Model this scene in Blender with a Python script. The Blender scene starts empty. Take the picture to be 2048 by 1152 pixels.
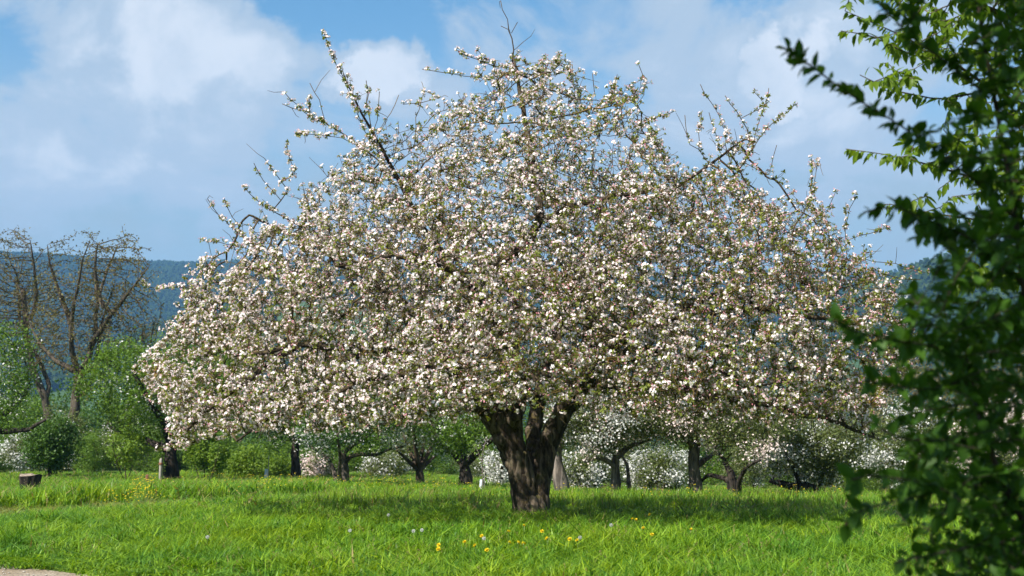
import bpy, math
import numpy as np
from mathutils import Vector

# ------------------------------------------------------------------ camera, world, sun, exposure
sc = bpy.context.scene
C = sc.collection
R = math.radians
F_PX, HOR = 2844.0, 785.0                      # focal length in photo pixels, eye-level row of the photo
PITCH = math.atan((HOR - 576) / F_PX)
CAM = np.array([0.0, 0.0, 1.6])
SUN_EL, SUN_AZ = R(47), R(-132)                # azimuth from +Y clockwise: behind the camera, to the left
cam_d = bpy.data.cameras.new('camera')
cam = bpy.data.objects.new('camera', cam_d)
C.objects.link(cam)
cam.location = CAM
cam.rotation_euler = (math.pi / 2 + PITCH, 0, 0)
cam_d.lens, cam_d.sensor_width = 50.0, 36.0
cam_d.clip_start, cam_d.clip_end = 0.1, 20000
cam_d.dof.use_dof = True
cam_d.dof.focus_distance = 18.0
cam_d.dof.aperture_fstop = 4.2
sc.camera = cam
sc.view_settings.view_transform = 'Standard'
sc.view_settings.look = 'None'
sc.view_settings.exposure = 0.95
sc.view_settings.gamma = 1.0
sc.cycles.use_denoising = True
sc.cycles.max_bounces = 8
sc.cycles.diffuse_bounces = 3
sc.cycles.transmission_bounces = 4
sc.cycles.volume_bounces = 0
sc.cycles.caustics_reflective = sc.cycles.caustics_refractive = False

sun_dir = np.array([math.sin(SUN_AZ) * math.cos(SUN_EL), math.cos(SUN_AZ) * math.cos(SUN_EL), math.sin(SUN_EL)])
sl = bpy.data.lights.new('sun', 'SUN')
sl.energy, sl.angle, sl.color = 4.9, R(0.53), (1.0, 0.955, 0.885)
so = bpy.data.objects.new('sun', sl)
C.objects.link(so)
so.rotation_euler = Vector(-sun_dir).to_track_quat('-Z', 'Y').to_euler()


def pix_dir(px, py):
    u, v = (px - 1024) / F_PX, (576 - py) / F_PX
    ct, st = math.cos(PITCH), math.sin(PITCH)
    return np.array([u, ct - v * st, st + v * ct])


def P(px, py, Y):
    d = pix_dir(px, py)
    return CAM + d * (Y / d[1])


class NT:
    """small node-tree helper"""
    def __init__(self, tree):
        self.t = tree
        tree.nodes.clear()

    def n(self, kind, ins=None, **props):
        nd = self.t.nodes.new(kind)
        for k, v in props.items():
            setattr(nd, k, v)
        for k, v in (ins or {}).items():
            self.put(nd.inputs[k], v)
        return nd

    def put(self, sock, v):
        if isinstance(v, bpy.types.NodeSocket):
            self.t.links.new(v, sock)
        elif isinstance(v, bpy.types.Node):
            self.t.links.new(v.outputs[0], sock)
        else:
            if hasattr(sock.default_value, '__len__') and len(sock.default_value) == 4 and len(v) == 3:
                v = (*v, 1.0)
            sock.default_value = v

    def math(self, op, a, b=None, c=None, clamp=False):
        nd = self.n('ShaderNodeMath', operation=op, use_clamp=clamp)
        for i, v in enumerate((a, b, c)):
            if v is not None:
                self.put(nd.inputs[i], v)
        return nd.outputs[0]

    def vmath(self, op, a, b=None, s=None):
        nd = self.n('ShaderNodeVectorMath', operation=op)
        self.put(nd.inputs[0], a)
        if b is not None:
            self.put(nd.inputs[1], b)
        if s is not None:
            self.put(nd.inputs['Scale'], s)
        return nd.outputs['Value'] if op in ('DOT_PRODUCT', 'LENGTH') else nd.outputs[0]

    def ramp(self, fac, a, b, lo=0.0, hi=1.0, smooth=True):
        nd = self.n('ShaderNodeMapRange', interpolation_type='SMOOTHSTEP' if smooth else 'LINEAR')
        for k, v in (('Value', fac), ('From Min', a), ('From Max', b), ('To Min', lo), ('To Max', hi)):
            self.put(nd.inputs[k], v)
        return nd.outputs[0]

    def mix(self, f, a, b, blend='MIX'):
        nd = self.n('ShaderNodeMix', data_type='RGBA', blend_type=blend)
        self.put(nd.inputs[0], f)
        self.put(nd.inputs[6], a)
        self.put(nd.inputs[7], b)
        return nd.outputs[2]

    def noise(self, vec, scale, detail=3.0, rough=0.55, dist=0.0):
        nd = self.n('ShaderNodeTexNoise', {'Scale': scale, 'Detail': detail, 'Roughness': rough, 'Distortion': dist})
        if vec is not None:
            self.put(nd.inputs['Vector'], vec)
        return nd.outputs[0]


# sky: Nishita plus broken spring clouds laid out by direction, all the way round
world = bpy.data.worlds.new('World')
sc.world = world
world.use_nodes = True
w = NT(world.node_tree)
sky = w.n('ShaderNodeTexSky', sky_type='NISHITA', sun_disc=False, sun_elevation=SUN_EL, sun_rotation=SUN_AZ,
          altitude=300, air_density=1.0, dust_density=0.7, ozone_density=1.6)
tc = w.n('ShaderNodeTexCoord')
gen = tc.outputs['Generated']
nz = w.n('ShaderNodeSeparateXYZ', {0: gen}).outputs[2]
warp = w.n('ShaderNodeTexNoise', {'Vector': gen, 'Scale': 9.0, 'Detail': 5.0, 'Roughness': 0.55})
wv = w.vmath('SCALE', w.vmath('SUBTRACT', warp.outputs['Color'], (0.5, 0.5, 0.5)), s=0.10)
warp2 = w.n('ShaderNodeTexNoise', {'Vector': gen, 'Scale': 34.0, 'Detail': 5.0, 'Roughness': 0.6})
wv = w.vmath('ADD', wv, w.vmath('SCALE', w.vmath('SUBTRACT', warp2.outputs['Color'], (0.5, 0.5, 0.5)), s=0.045))
dv = w.vmath('ADD', gen, wv)
sq = w.n('ShaderNodeMapping', {'Vector': gen, 'Scale': (1.0, 1.0, 1.9)})
fb = w.noise(sq, 4.2, 7.0, 0.56, 0.3)
fine = w.noise(gen, 22.0, 5.0, 0.6, 0.2)
# cumulus puffs whose directions are read off the photograph (col, row, angular radius in photo px, weight)
puffs = [(330, 90, 200, 1.0), (480, 110, 130, .9), (170, 40, 150, .6), (60, 60, 130, .5), (230, 180, 160, .45),
         (775, 125, 95, 1.25), (860, 190, 120, .6), (1510, 85, 75, 1.1), (1540, 170, 110, 1.1), (1620, 110, 70, .9), (1450, 210, 130, .55),
         (1600, 80, 60, .6), (1690, 60, 120, .6), (420, 300, 210, .75), (110, 300, 220, .7), (250, 400, 200, .5), (560, 420, 200, .45), (620, 250, 170, .45), (1350, 80, 200, .7), (1180, 90, 220, .65), (1000, 20, 160, .6), (1400, 330, 220, .5), (1620, 250, 200, .6), (960, 60, 150, .5), (1130, 60, 260, .35),
         (700, 330, 260, .35), (1250, 150, 220, .3), (1750, 250, 220, .4), (2000, 60, 200, .5), (-200, 120, 260, .5)]
puff = None
for (px, py, rad, wt) in puffs:
    d = pix_dir(px, py)
    d = d / np.linalg.norm(d)
    dist = w.vmath('LENGTH', w.vmath('SUBTRACT', dv, tuple(d)))
    v = w.ramp(dist, rad / F_PX * 1.25, rad / F_PX * 0.3, 0.0, wt)
    puff = v if puff is None else w.math('MAXIMUM', puff, v)
body = w.noise(sq, 7.5, 9.0, 0.57, 0.5)
allround = w.math('MULTIPLY', w.ramp(fb, 0.45, 0.62, 0.0, 0.8), w.ramp(nz, 0.30, 0.42))
puff = w.math('MAXIMUM', puff, allround)
val = w.math('ADD', body, w.math('MULTIPLY', w.math('SUBTRACT', puff, 0.30), 0.34))
cloud = w.math('MULTIPLY', w.ramp(val, 0.43, 0.60), w.ramp(nz, 0.075, 0.15, 0.25, 1.0))
crisp = w.math('MULTIPLY', w.ramp(val, 0.60, 0.80), w.ramp(fine, 0.3, 0.62, 0.55, 1.0))
veil = w.math('MULTIPLY', w.ramp(nz, 0.27, 0.12, 0.10, 0.94), w.ramp(fb, 0.3, 0.62, 0.7, 1.0))
veil_col = w.mix(w.ramp(nz, 0.09, 0.22), (4.2, 5.0, 5.2), (4.4, 5.6, 6.7))
base = w.vmath('MULTIPLY', sky.outputs[0], (0.70, 1.22, 1.38))
c1 = w.mix(veil, base, veil_col)
c2 = w.mix(w.math('MULTIPLY', cloud, 0.9), c1, w.mix(crisp, (4.95, 6.0, 7.1), (8.0, 8.5, 9.1)))
bg = w.n('ShaderNodeBackground', {'Color': c2, 'Strength': 0.055})
w.n('ShaderNodeOutputWorld', {'Surface': bg})

# ------------------------------------------------------------------ helpers
rng = np.random.default_rng(11)


def vnoise(p, seed=0):
    p = np.asarray(p, float)
    i = np.floor(p).astype(np.int64)
    f = p - i
    f = f * f * (3 - 2 * f)
    out = np.zeros(len(p))
    for dx in (0, 1):
        for dy in (0, 1):
            for dz in (0, 1):
                h = ((i[:, 0] + dx) * 374761393 + (i[:, 1] + dy) * 668265263 + (i[:, 2] + dz) * 1274126177 + seed * 97) & 0xffffffff
                h = ((h ^ (h >> 13)) * 1103515245) & 0xffffffff
                h = (h ^ (h >> 16)) & 0xffff
                wt = (f[:, 0] if dx else 1 - f[:, 0]) * (f[:, 1] if dy else 1 - f[:, 1]) * (f[:, 2] if dz else 1 - f[:, 2])
                out += wt * (h / 65535.0)
    return out


def fbm(p, octv=4, seed=0):
    p = np.asarray(p, float)
    s, a, t = 0, 0.5, 0
    for k in range(octv):
        s = s + a * vnoise(p * 2 ** k, seed + k)
        t += a
        a *= 0.5
    return s / t


def sstep(a, b, x):
    t = np.clip((np.asarray(x, float) - a) / (b - a), 0, 1)
    return t * t * (3 - 2 * t)


def norm(v):
    return v / np.maximum(np.linalg.norm(v, axis=-1, keepdims=True), 1e-9)


class MB:
    """collects verts / tris / quads with a material slot and a per-vertex random value; build() links ONE mesh object"""
    def __init__(self):
        self.v, self.r, self.t, self.q, self.tm, self.qm, self.n = [], [], [], [], [], [], 0

    def add(self, v, tris=None, quads=None, mat=0, rnd=0.5):
        v = np.asarray(v, float).reshape(-1, 3)
        self.v.append(v)
        self.r.append(np.broadcast_to(np.asarray(rnd, float), (len(v),)))
        for arr, faces, mats, k in ((self.t, tris, self.tm, 3), (self.q, quads, self.qm, 4)):
            if faces is not None and len(faces):
                f = np.asarray(faces, np.int64).reshape(-1, k)
                arr.append(f + self.n)
                mats.append(np.broadcast_to(np.asarray(mat), (len(f),)))
        self.n += len(v)

    def arrays(self):
        cat = lambda l, s, d: np.concatenate(l) if l else np.zeros(s, d)
        return (cat(self.v, (0, 3), float), cat(self.r, (0,), float), cat(self.t, (0, 3), np.int64), cat(self.tm, (0,), int),
                cat(self.q, (0, 4), np.int64), cat(self.qm, (0,), int))

    def mesh(self, name, mats, smooth=False):
        v, r, t, tm, q, qm = self.arrays()
        me = bpy.data.meshes.new(name)
        nl = len(t) * 3 + len(q) * 4
        me.vertices.add(len(v))
        me.vertices.foreach_set('co', v.astype(np.float32).ravel())
        me.loops.add(nl)
        me.loops.foreach_set('vertex_index', np.concatenate([t.ravel(), q.ravel()]).astype(np.int32))
        me.polygons.add(len(t) + len(q))
        st = np.concatenate([np.arange(len(t)) * 3, len(t) * 3 + np.arange(len(q)) * 4]).astype(np.int32)
        me.polygons.foreach_set('loop_start', st)
        me.polygons.foreach_set('material_index', np.concatenate([tm, qm]).astype(np.int32))
        me.polygons.foreach_set('use_smooth', np.full(len(t) + len(q), smooth))
        a = me.attributes.new('rnd', 'FLOAT', 'POINT')
        a.data.foreach_set('value', r.astype(np.float32))
        for m in (mats if isinstance(mats, (list, tuple)) else [mats]):
            me.materials.append(m)
        me.update(calc_edges=True)
        return me

    def build(self, name, mats, parent=None, smooth=False, kind=None):
        return link(name, self.mesh(name, mats, smooth), parent, kind)


def link(name, data, parent=None, kind=None):
    o = bpy.data.objects.new(name, data)
    C.objects.link(o)
    if parent is not None:
        o.parent = parent
    if kind:
        o['kind'] = kind
    return o


def thing(name, label, cat, loc=(0, 0, 0), rz=0.0, scale=1.0, group=None):
    o = bpy.data.objects.new(name, None)
    C.objects.link(o)
    o.empty_display_size = 0.3
    o.location = loc
    o.rotation_euler = (0, 0, rz)
    o.scale = (scale,) * 3 if np.isscalar(scale) else scale
    return tag(o, label, cat, group)


def tag(o, label, cat, group=None):
    o['label'], o['category'] = label, cat
    if group:
        o['group'] = group
    return o


def tube(mb, pts, rad, sides=6, mat=0, rnd=0.5, cap=True):
    pts = np.asarray(pts, float)
    n = len(pts)
    rad = np.broadcast_to(np.asarray(rad, float), (n,))
    tan = norm(np.gradient(pts, axis=0))
    ref = np.array([0.31, 0.87, 0.38]) if abs(tan[0] @ np.array([0.31, 0.87, 0.38])) < 0.85 else np.array([0.9, -0.3, 0.2])
    u = norm(np.cross(tan, ref))
    vv = np.cross(tan, u)
    a = np.arange(sides) * 2 * math.pi / sides
    ring = pts[:, None] + rad[:, None, None] * (np.cos(a)[None, :, None] * u[:, None] + np.sin(a)[None, :, None] * vv[:, None])
    i = np.arange(n - 1)[:, None] * sides
    j = np.arange(sides)[None]
    k = (j + 1) % sides
    q = np.stack([i + j, i + k, i + sides + k, i + sides + j], -1).reshape(-1, 4)
    tr = None
    v = ring.reshape(-1, 3)
    if cap:
        v = np.concatenate([v, pts[-1:] + tan[-1:] * rad[-1]])
        b = (n - 1) * sides
        tr = np.stack([b + j[0], b + k[0], np.full(sides, n * sides)], -1)
    mb.add(v, tr, q, mat, rnd)


def dens(pts, step):
    """resample a polyline through a smooth curve"""
    pts = np.asarray(pts, float)
    d = np.concatenate([[0], np.cumsum(np.linalg.norm(np.diff(pts[:, :3], axis=0), axis=1))])
    n = max(2, int(round(d[-1] / step)) + 1)
    s = np.linspace(0, d[-1], n * 4)
    out = np.stack([np.interp(s, d, pts[:, c]) for c in range(pts.shape[1])], 1)
    kk = max(1, int(0.5 * n * 4 / len(pts)))
    if kk > 1:
        ker = np.ones(kk) / kk
        pad = np.concatenate([np.repeat(out[:1], kk, 0), out, np.repeat(out[-1:], kk, 0)])
        sm = np.stack([np.convolve(pad[:, c], ker, 'same') for c in range(out.shape[1])], 1)[kk:-kk]
        wgt = np.minimum(1, np.minimum(np.arange(len(out)), np.arange(len(out))[::-1]) / kk)[:, None]
        out = out * (1 - wgt) + sm * wgt
    return out[np.linspace(0, len(out) - 1, n).round().astype(int)]


def frames(axis, rg):
    """rotation matrices whose z is axis, with a random spin"""
    z = norm(axis)
    h = norm(rg.normal(size=z.shape))
    x = norm(np.cross(h, z))
    y = np.cross(z, x)
    return np.stack([x, y, z], -1)


def stamp(mb, tpl, M, T, scale, rnd):
    """copies of a template (v, tris, trimat, rnd) by rotation M, place T, scale"""
    v, t, tm, r = tpl
    n = len(T)
    if n == 0:
        return
    vv = np.einsum('nij,vj->nvi', M * scale[:, None, None], v) + T[:, None]
    tt = (t[None] + (np.arange(n) * len(v))[:, None, None]).reshape(-1, 3)
    rr = np.clip(r[None] * 0.6 + rnd[:, None] * 0.4, 0, 1).ravel()
    mb.add(vv.reshape(-1, 3), tt, None, np.tile(tm, n), rr)


def colonize(nodes, par, A, step, infl, kill, iters, rg, trop=(0, 0, 0), jit=0.25):
    cap = len(nodes) + 60000
    N = np.zeros((cap, 3))
    n = len(nodes)
    N[:n] = nodes
    Pn = list(par)
    ch = np.zeros(cap, int)
    for p in par:
        if p >= 0:
            ch[p] += 1
    last = np.zeros((cap, 3))
    A = np.asarray(A, float)
    best = np.full(len(A), 1e9)
    near = np.zeros(len(A), int)

    def upd(lo, hi):
        for s in range(lo, hi, 400):
            e = min(hi, s + 400)
            D = np.linalg.norm(A[:, None] - N[None, s:e], axis=2)
            k = D.argmin(1)
            dm = D[np.arange(len(A)), k]
            b = dm < best
            best[b] = dm[b]
            near[b] = s + k[b]
    upd(0, n)
    trop = np.asarray(trop)
    for it in range(iters):
        keep = best > kill
        A, best, near = A[keep], best[keep], near[keep]
        act = best < infl
        if not act.any():
            if len(A) == 0:
                break
            infl *= 1.3
            if infl > 6:
                break
            continue
        acc = np.zeros((n, 3))
        np.add.at(acc, near[act], norm(A[act] - N[near[act]]))
        idx = np.unique(near[act])
        d = norm(norm(acc[idx]) + trop + rg.normal(size=(len(idx), 3)) * jit)
        ok = (ch[idx] < 4) & ((last[idx] * d).sum(1) < 0.9)
        idx, d = idx[ok], d[ok]
        if len(idx) == 0:
            bad = np.unique(near[act])
            best[np.isin(near, bad)] = 0
            continue
        m = len(idx)
        N[n:n + m] = N[idx] + d * step
        last[idx] = d
        ch[idx] += 1
        Pn.extend(idx.tolist())
        upd(n, n + m)
        n += m
        if n > cap - 5000:
            break
    return N[:n].copy(), np.array(Pn)


def pipe(par, r0, e=2.4):
    a = np.zeros(len(par))
    nch = np.bincount(par[par >= 0], minlength=len(par))
    a[nch == 0] = r0 ** e
    for i in range(len(par) - 1, -1, -1):
        if a[i] == 0:
            a[i] = r0 ** e
        if par[i] >= 0:
            a[par[i]] += a[i]
    return a ** (1 / e), nch


def chains(par, rad):
    kids = [[] for _ in par]
    for i, p in enumerate(par):
        if p >= 0:
            kids[p].append(i)
    out, stack = [], [(i, None) for i, p in enumerate(par) if p < 0]
    while stack:
        s, fr = stack.pop()
        c = [fr] if fr is not None else []
        k = s
        while True:
            c.append(k)
            if not kids[k]:
                break
            ks = sorted(kids[k], key=lambda q: -rad[q])
            for o in ks[1:]:
                stack.append((o, k))
            k = ks[0]
        if len(c) > 1:
            out.append(c)
    return out


# ------------------------------------------------------------------ materials
def new_mat(name):
    m = bpy.data.materials.new(name)
    m.use_nodes = True
    return m, NT(m.node_tree)


def leaf_mat(name, a, b, trans=0.4, rough=0.5, tcol=None, spec=0.3, noise_scale=None, tw=(1.25, 1.15, 0.5)):
    m, t = new_mat(name)
    r = t.n('ShaderNodeAttribute', attribute_name='rnd').outputs['Fac']
    col = t.mix(r, a, b)
    if noise_scale:
        g = t.n('ShaderNodeNewGeometry').outputs['Position']
        col = t.mix(t.ramp(t.noise(g, noise_scale, 2.0), 0.35, 0.65, 0.0, 0.55), col, t.vmath('MULTIPLY', col, (1.45, 1.12, 0.8)))
        col = t.mix(t.ramp(t.noise(g, noise_scale * 3.1, 3.0), 0.42, 0.66, 0.0, 0.75), col, t.vmath('MULTIPLY', col, (0.55, 0.78, 1.6)))
    pb = t.n('ShaderNodeBsdfPrincipled', {'Base Color': col, 'Roughness': rough, 'Specular IOR Level': spec})
    tr = t.n('ShaderNodeBsdfTranslucent', {'Color': t.vmath('MULTIPLY', col, tw)})
    sh = t.n('ShaderNodeMixShader', {0: trans, 1: pb.outputs[0], 2: tr.outputs[0]})
    t.n('ShaderNodeOutputMaterial', {'Surface': sh})
    return m


def bark_mat(name, dark, light, moss=None, scale=14.0, bump=0.5, stretch=0.16, moss_amt=0.5):
    m, t = new_mat(name)
    g = t.n('ShaderNodeNewGeometry')
    co = t.n('ShaderNodeTexCoord').outputs['Object']
    mp = t.n('ShaderNodeMapping', {'Vector': co, 'Scale': (1, 1, stretch)})
    n1 = t.noise(mp, scale, 6.0, 0.65, 0.6)
    n2 = t.noise(co, scale * 0.35, 3.0, 0.6)
    col = t.mix(t.ramp(n1, 0.36, 0.66), dark, light)
    col = t.mix(t.ramp(n2, 0.4, 0.7, 0.0, 0.6), col, t.vmath('MULTIPLY', col, (1.5, 1.4, 1.3)))
    if moss:
        up = t.n('ShaderNodeSeparateXYZ', {0: g.outputs['Normal']}).outputs[2]
        f = t.math('MULTIPLY', t.ramp(t.noise(co, scale * 0.6, 4.0, 0.65), 0.47, 0.66), t.ramp(up, -0.45, 0.7, 0.15, 1.0))
        col = t.mix(t.math('MULTIPLY', f, moss_amt, clamp=True), col, moss)
    b = t.n('ShaderNodeBump', {'Strength': bump, 'Distance': 0.03, 'Height': n1})
    pb = t.n('ShaderNodeBsdfPrincipled', {'Base Color': col, 'Roughness': 0.92, 'Specular IOR Level': 0.15, 'Normal': b})
    t.n('ShaderNodeOutputMaterial', {'Surface': pb})
    return m


def flat_mat(name, col, rough=0.7, var=0.15, scale=6.0, spec=0.3):
    m, t = new_mat(name)
    co = t.n('ShaderNodeTexCoord').outputs['Object']
    f = t.noise(co, scale, 4.0)
    c = t.mix(f, tuple(x * (1 - var) for x in col), tuple(min(1, x * (1 + var)) for x in col))
    pb = t.n('ShaderNodeBsdfPrincipled', {'Base Color': c, 'Roughness': rough, 'Specular IOR Level': spec})
    t.n('ShaderNodeOutputMaterial', {'Surface': pb})
    return m


M = {}
M['petal'] = leaf_mat('petal', (0.93, 0.76, 0.76), (0.95, 0.92, 0.89), 0.36, 0.6, spec=0.15, tw=(1, 0.97, 0.95))
M['bud'] = leaf_mat('bud', (0.62, 0.20, 0.26), (0.80, 0.48, 0.50), 0.2, 0.55, spec=0.2, tw=(1, .8, .8))
M['apple_leaf'] = leaf_mat('apple_leaf', (0.14, 0.175, 0.022), (0.29, 0.325, 0.06), 0.42, 0.5)
M['bark'] = bark_mat('bark', (0.022, 0.016, 0.011), (0.175, 0.138, 0.10), (0.10, 0.095, 0.016), 16.0, 1.0, 0.14, 0.75)
M['limb'] = bark_mat('limb', (0.020, 0.015, 0.011), (0.075, 0.058, 0.043), (0.13, 0.10, 0.018), 22.0, 0.6, 0.3, 0.6)
M['twig'] = bark_mat('twig', (0.035, 0.026, 0.015), (0.11, 0.082, 0.046), (0.22, 0.135, 0.012), 3.0, 0.1, 1.0, 0.7)
M['bg_bark'] = bark_mat('bg_bark', (0.028, 0.022, 0.017), (0.13, 0.105, 0.082), (0.07, 0.07, 0.02), 9.0, 0.8, 0.2, 0.4)
M['dark_bark'] = bark_mat('dark_bark', (0.012, 0.010, 0.008), (0.06, 0.048, 0.038), None, 9.0, 0.8, 0.2)
M['grey_bark'] = bark_mat('grey_bark', (0.07, 0.058, 0.048), (0.24, 0.20, 0.17), None, 9.0, 0.9, 0.15)
M['bare_twig'] = bark_mat('bare_twig', (0.04, 0.029, 0.020), (0.11, 0.082, 0.056), None, 2.0, 0.1, 1.0)
M['bud_leaf'] = leaf_mat('bud_leaf', (0.12, 0.095, 0.03), (0.17, 0.16, 0.05), 0.3)
M['green_a'] = leaf_mat('green_a', (0.075, 0.145, 0.012), (0.15, 0.255, 0.025), 0.4, spec=0.4)
M['green_b'] = leaf_mat('green_b', (0.040, 0.095, 0.010), (0.09, 0.175, 0.020), 0.35, spec=0.4)
M['green_c'] = leaf_mat('green_c', (0.11, 0.20, 0.02), (0.21, 0.31, 0.035), 0.45)
M['green_d'] = leaf_mat('green_d', (0.08, 0.11, 0.03), (0.16, 0.19, 0.06), 0.4)
M['lime'] = leaf_mat('lime', (0.17, 0.25, 0.012), (0.26, 0.33, 0.02), 0.45)
M['olive'] = leaf_mat('olive', (0.13, 0.115, 0.055), (0.22, 0.19, 0.10), 0.3)
M['white_bloom'] = leaf_mat('white_bloom', (0.55, 0.54, 0.50), (0.74, 0.73, 0.68), 0.25, 0.6, spec=0.1, tw=(1, 1, 1))
M['pink_bloom'] = leaf_mat('pink_bloom', (0.72, 0.55, 0.50), (0.86, 0.76, 0.71), 0.25, 0.6, spec=0.1, tw=(1, 1, 1))
M['shrub_leaf'] = leaf_mat('shrub_leaf', (0.026, 0.078, 0.007), (0.072, 0.160, 0.015), 0.38, 0.5, spec=0.22)
M['cherry_leaf'] = leaf_mat('cherry_leaf', (0.085, 0.16, 0.010), (0.17, 0.26, 0.018), 0.55, 0.45, spec=0.3)
M['grass'] = leaf_mat('grass', (0.034, 0.125, 0.004), (0.27, 0.44, 0.028), 0.44, 0.48, spec=0.28, noise_scale=0.55)
M['grass_pale'] = leaf_mat('grass_pale', (0.15, 0.19, 0.02), (0.29, 0.315, 0.075), 0.45, 0.5, spec=0.25, noise_scale=0.8)
M['dry'] = leaf_mat('dry', (0.26, 0.20, 0.07), (0.34, 0.28, 0.12), 0.3, 0.6)
M['yellow'] = leaf_mat('yellow', (0.78, 0.56, 0.01), (0.85, 0.68, 0.03), 0.2, 0.6, tw=(1, 1, 1))
M['stem'] = flat_mat('stem', (0.13, 0.20, 0.05))
M['seed_white'] = leaf_mat('seed_white', (0.62, 0.62, 0.58), (0.80, 0.80, 0.76), 0.4, 0.8, tw=(1, 1, 1))

# ------------------------------------------------------------------ terrain
RIDGE_X = [-9000, -3000, -1080, -900, -760, -600, -480, -200, 200, 700, 1200, 3000, 9000]
RIDGE_Z = [300, 318, 293, 288, 276, 270, 279, 262, 250, 258, 270, 300, 300]


def gz(x, y):
    x, y = np.broadcast_arrays(np.asarray(x, float), np.asarray(y, float))
    side = 1.0 + 0.38 * sstep(-6, 6, x)
    z = -1.07 * side * (np.clip(y - 15, 0, 31) / 27.0) ** 1.3
    z = z - 10.0 * sstep(44, 190, y) * (1 + 0.2 * side) - 9 * sstep(150, 420, y)
    p = np.stack([x.ravel() / 14, y.ravel() / 14, np.zeros(x.size)], 1)
    z = z + (fbm(p, 3, 5).reshape(x.shape) - 0.5) * 0.16 * sstep(300, 40, y)
    pf = np.stack([x.ravel() / 420, y.ravel() / 420, np.zeros(x.size)], 1)
    hn = fbm(pf, 5, 9).reshape(x.shape) - 0.5
    far = np.interp(x, RIDGE_X, RIDGE_Z) * sstep(1000, 2900, y) ** 1.15 * (1 + 0.10 * hn * sstep(3000, 2000, y))
    far = far - 60 * sstep(3000, 4500, y)
    spur = 118 * np.exp(-((x + 205) / 215.0) ** 2) * sstep(750, 1500, y) * (1 + 0.25 * hn) * sstep(2400, 1650, y)
    right = 152 * sstep(120, 420, x) * sstep(520, 1450, y) * (1 + 0.22 * hn)
    return z + np.maximum(np.maximum(far, spur), right)


def ground_hit(px, py, h=0.0):
    d = pix_dir(px, py)
    ys = np.linspace(4, 75, 1400)
    pts = CAM + d[None] * (ys / d[1])[:, None]
    below = pts[:, 2] < gz(pts[:, 0], pts[:, 1]) + h
    k = int(np.argmax(below)) if below.any() else len(ys) - 1
    return pts[k]


def sheet(name, ys, halfw, ncol, mat, smooth=True):
    mb = MB()
    u = np.linspace(-1, 1, ncol)
    u = np.sign(u) * np.abs(u) ** 1.35
    X = halfw(ys)[:, None] * u[None]
    Y = np.broadcast_to(ys[:, None], X.shape)
    v = np.stack([X, Y, gz(X, Y)], -1).reshape(-1, 3)
    i = (np.arange(len(ys) - 1)[:, None] * ncol + np.arange(ncol - 1)[None]).ravel()
    mb.add(v, None, np.stack([i, i + 1, i + ncol + 1, i + ncol], -1))
    o = mb.build(name, mat, smooth=smooth, kind='structure')
    return o


m, t = new_mat('meadow_soil')
g = t.n('ShaderNodeNewGeometry').outputs['Position']
c = t.mix(t.ramp(t.noise(g, 0.5, 4.0), 0.35, 0.65), (0.045, 0.10, 0.012), (0.095, 0.155, 0.02))
c = t.mix(t.ramp(t.noise(g, 9.0, 4.0), 0.4, 0.7, 0, 0.6), c, (0.06, 0.06, 0.018))
b = t.n('ShaderNodeBump', {'Strength': 0.6, 'Distance': 0.05, 'Height': t.noise(g, 30.0, 4.0)})
t.n('ShaderNodeOutputMaterial', {'Surface': t.n('ShaderNodeBsdfPrincipled', {'Base Color': c, 'Roughness': 0.95, 'Specular IOR Level': 0.1, 'Normal': b})})
M['soil'] = m

m, t = new_mat('hill_fields')
g = t.n('ShaderNodeNewGeometry').outputs['Position']
mp = t.n('ShaderNodeMapping', {'Vector': g, 'Scale': (0.006, 0.0028, 0.006), 'Rotation': (0, 0, 0.5)})
vor = t.n('ShaderNodeTexVoronoi', {'Vector': mp, 'Scale': 1.0, 'Randomness': 0.9})
c = t.mix(t.n('ShaderNodeSeparateColor', {0: vor.outputs['Color']}).outputs[0], (0.03, 0.06, 0.014), (0.075, 0.12, 0.025))
t.n('ShaderNodeOutputMaterial', {'Surface': t.n('ShaderNodeBsdfPrincipled', {'Base Color': c, 'Roughness': 0.95, 'Specular IOR Level': 0.1})})
M['fields'] = m

ys1 = np.concatenate([np.arange(-150, -10, 10), np.arange(-10, 62, 0.7), np.geomspace(62, 420, 60)])
ground = sheet('ground', ys1, lambda y: 70 + 1.1 * np.abs(y), 120, M['soil'])
ys2 = np.geomspace(420, 7000, 150)
hills = sheet('hills', ys2, lambda y: 70 + 1.1 * y, 170, M['fields'])

# gravel path at the bottom left: its far edge runs past the photo's corner
m, t = new_mat('gravel')
g = t.n('ShaderNodeNewGeometry').outputs['Position']
st = t.n('ShaderNodeTexVoronoi', {'Vector': g, 'Scale': 34.0})
c = t.mix(t.ramp(t.noise(g, 1.3, 5.0, 0.65), 0.35, 0.65), (0.26, 0.20, 0.135), (0.40, 0.345, 0.265))
c = t.mix(t.n('ShaderNodeSeparateColor', {0: st.outputs['Color']}).outputs[0], t.vmath('MULTIPLY', c, (0.75, 0.77, 0.8)), c)
b = t.n('ShaderNodeBump', {'Strength': 0.7, 'Distance': 0.02, 'Height': t.math('ADD', st.outputs['Distance'], t.noise(g, 12.0, 4.0))})
t.n('ShaderNodeOutputMaterial', {'Surface': t.n('ShaderNodeBsdfPrincipled', {'Base Color': c, 'Roughness': 0.95, 'Specular IOR Level': 0.15, 'Normal': b})})
M['gravel'] = m
E0 = np.array([-4.75, 13.25])
ED = np.array([1.3, -1.0]) / math.hypot(1.3, 1.0)
EN = np.array([-ED[1], ED[0]])                 # points to the grass side (away from the path)


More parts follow.
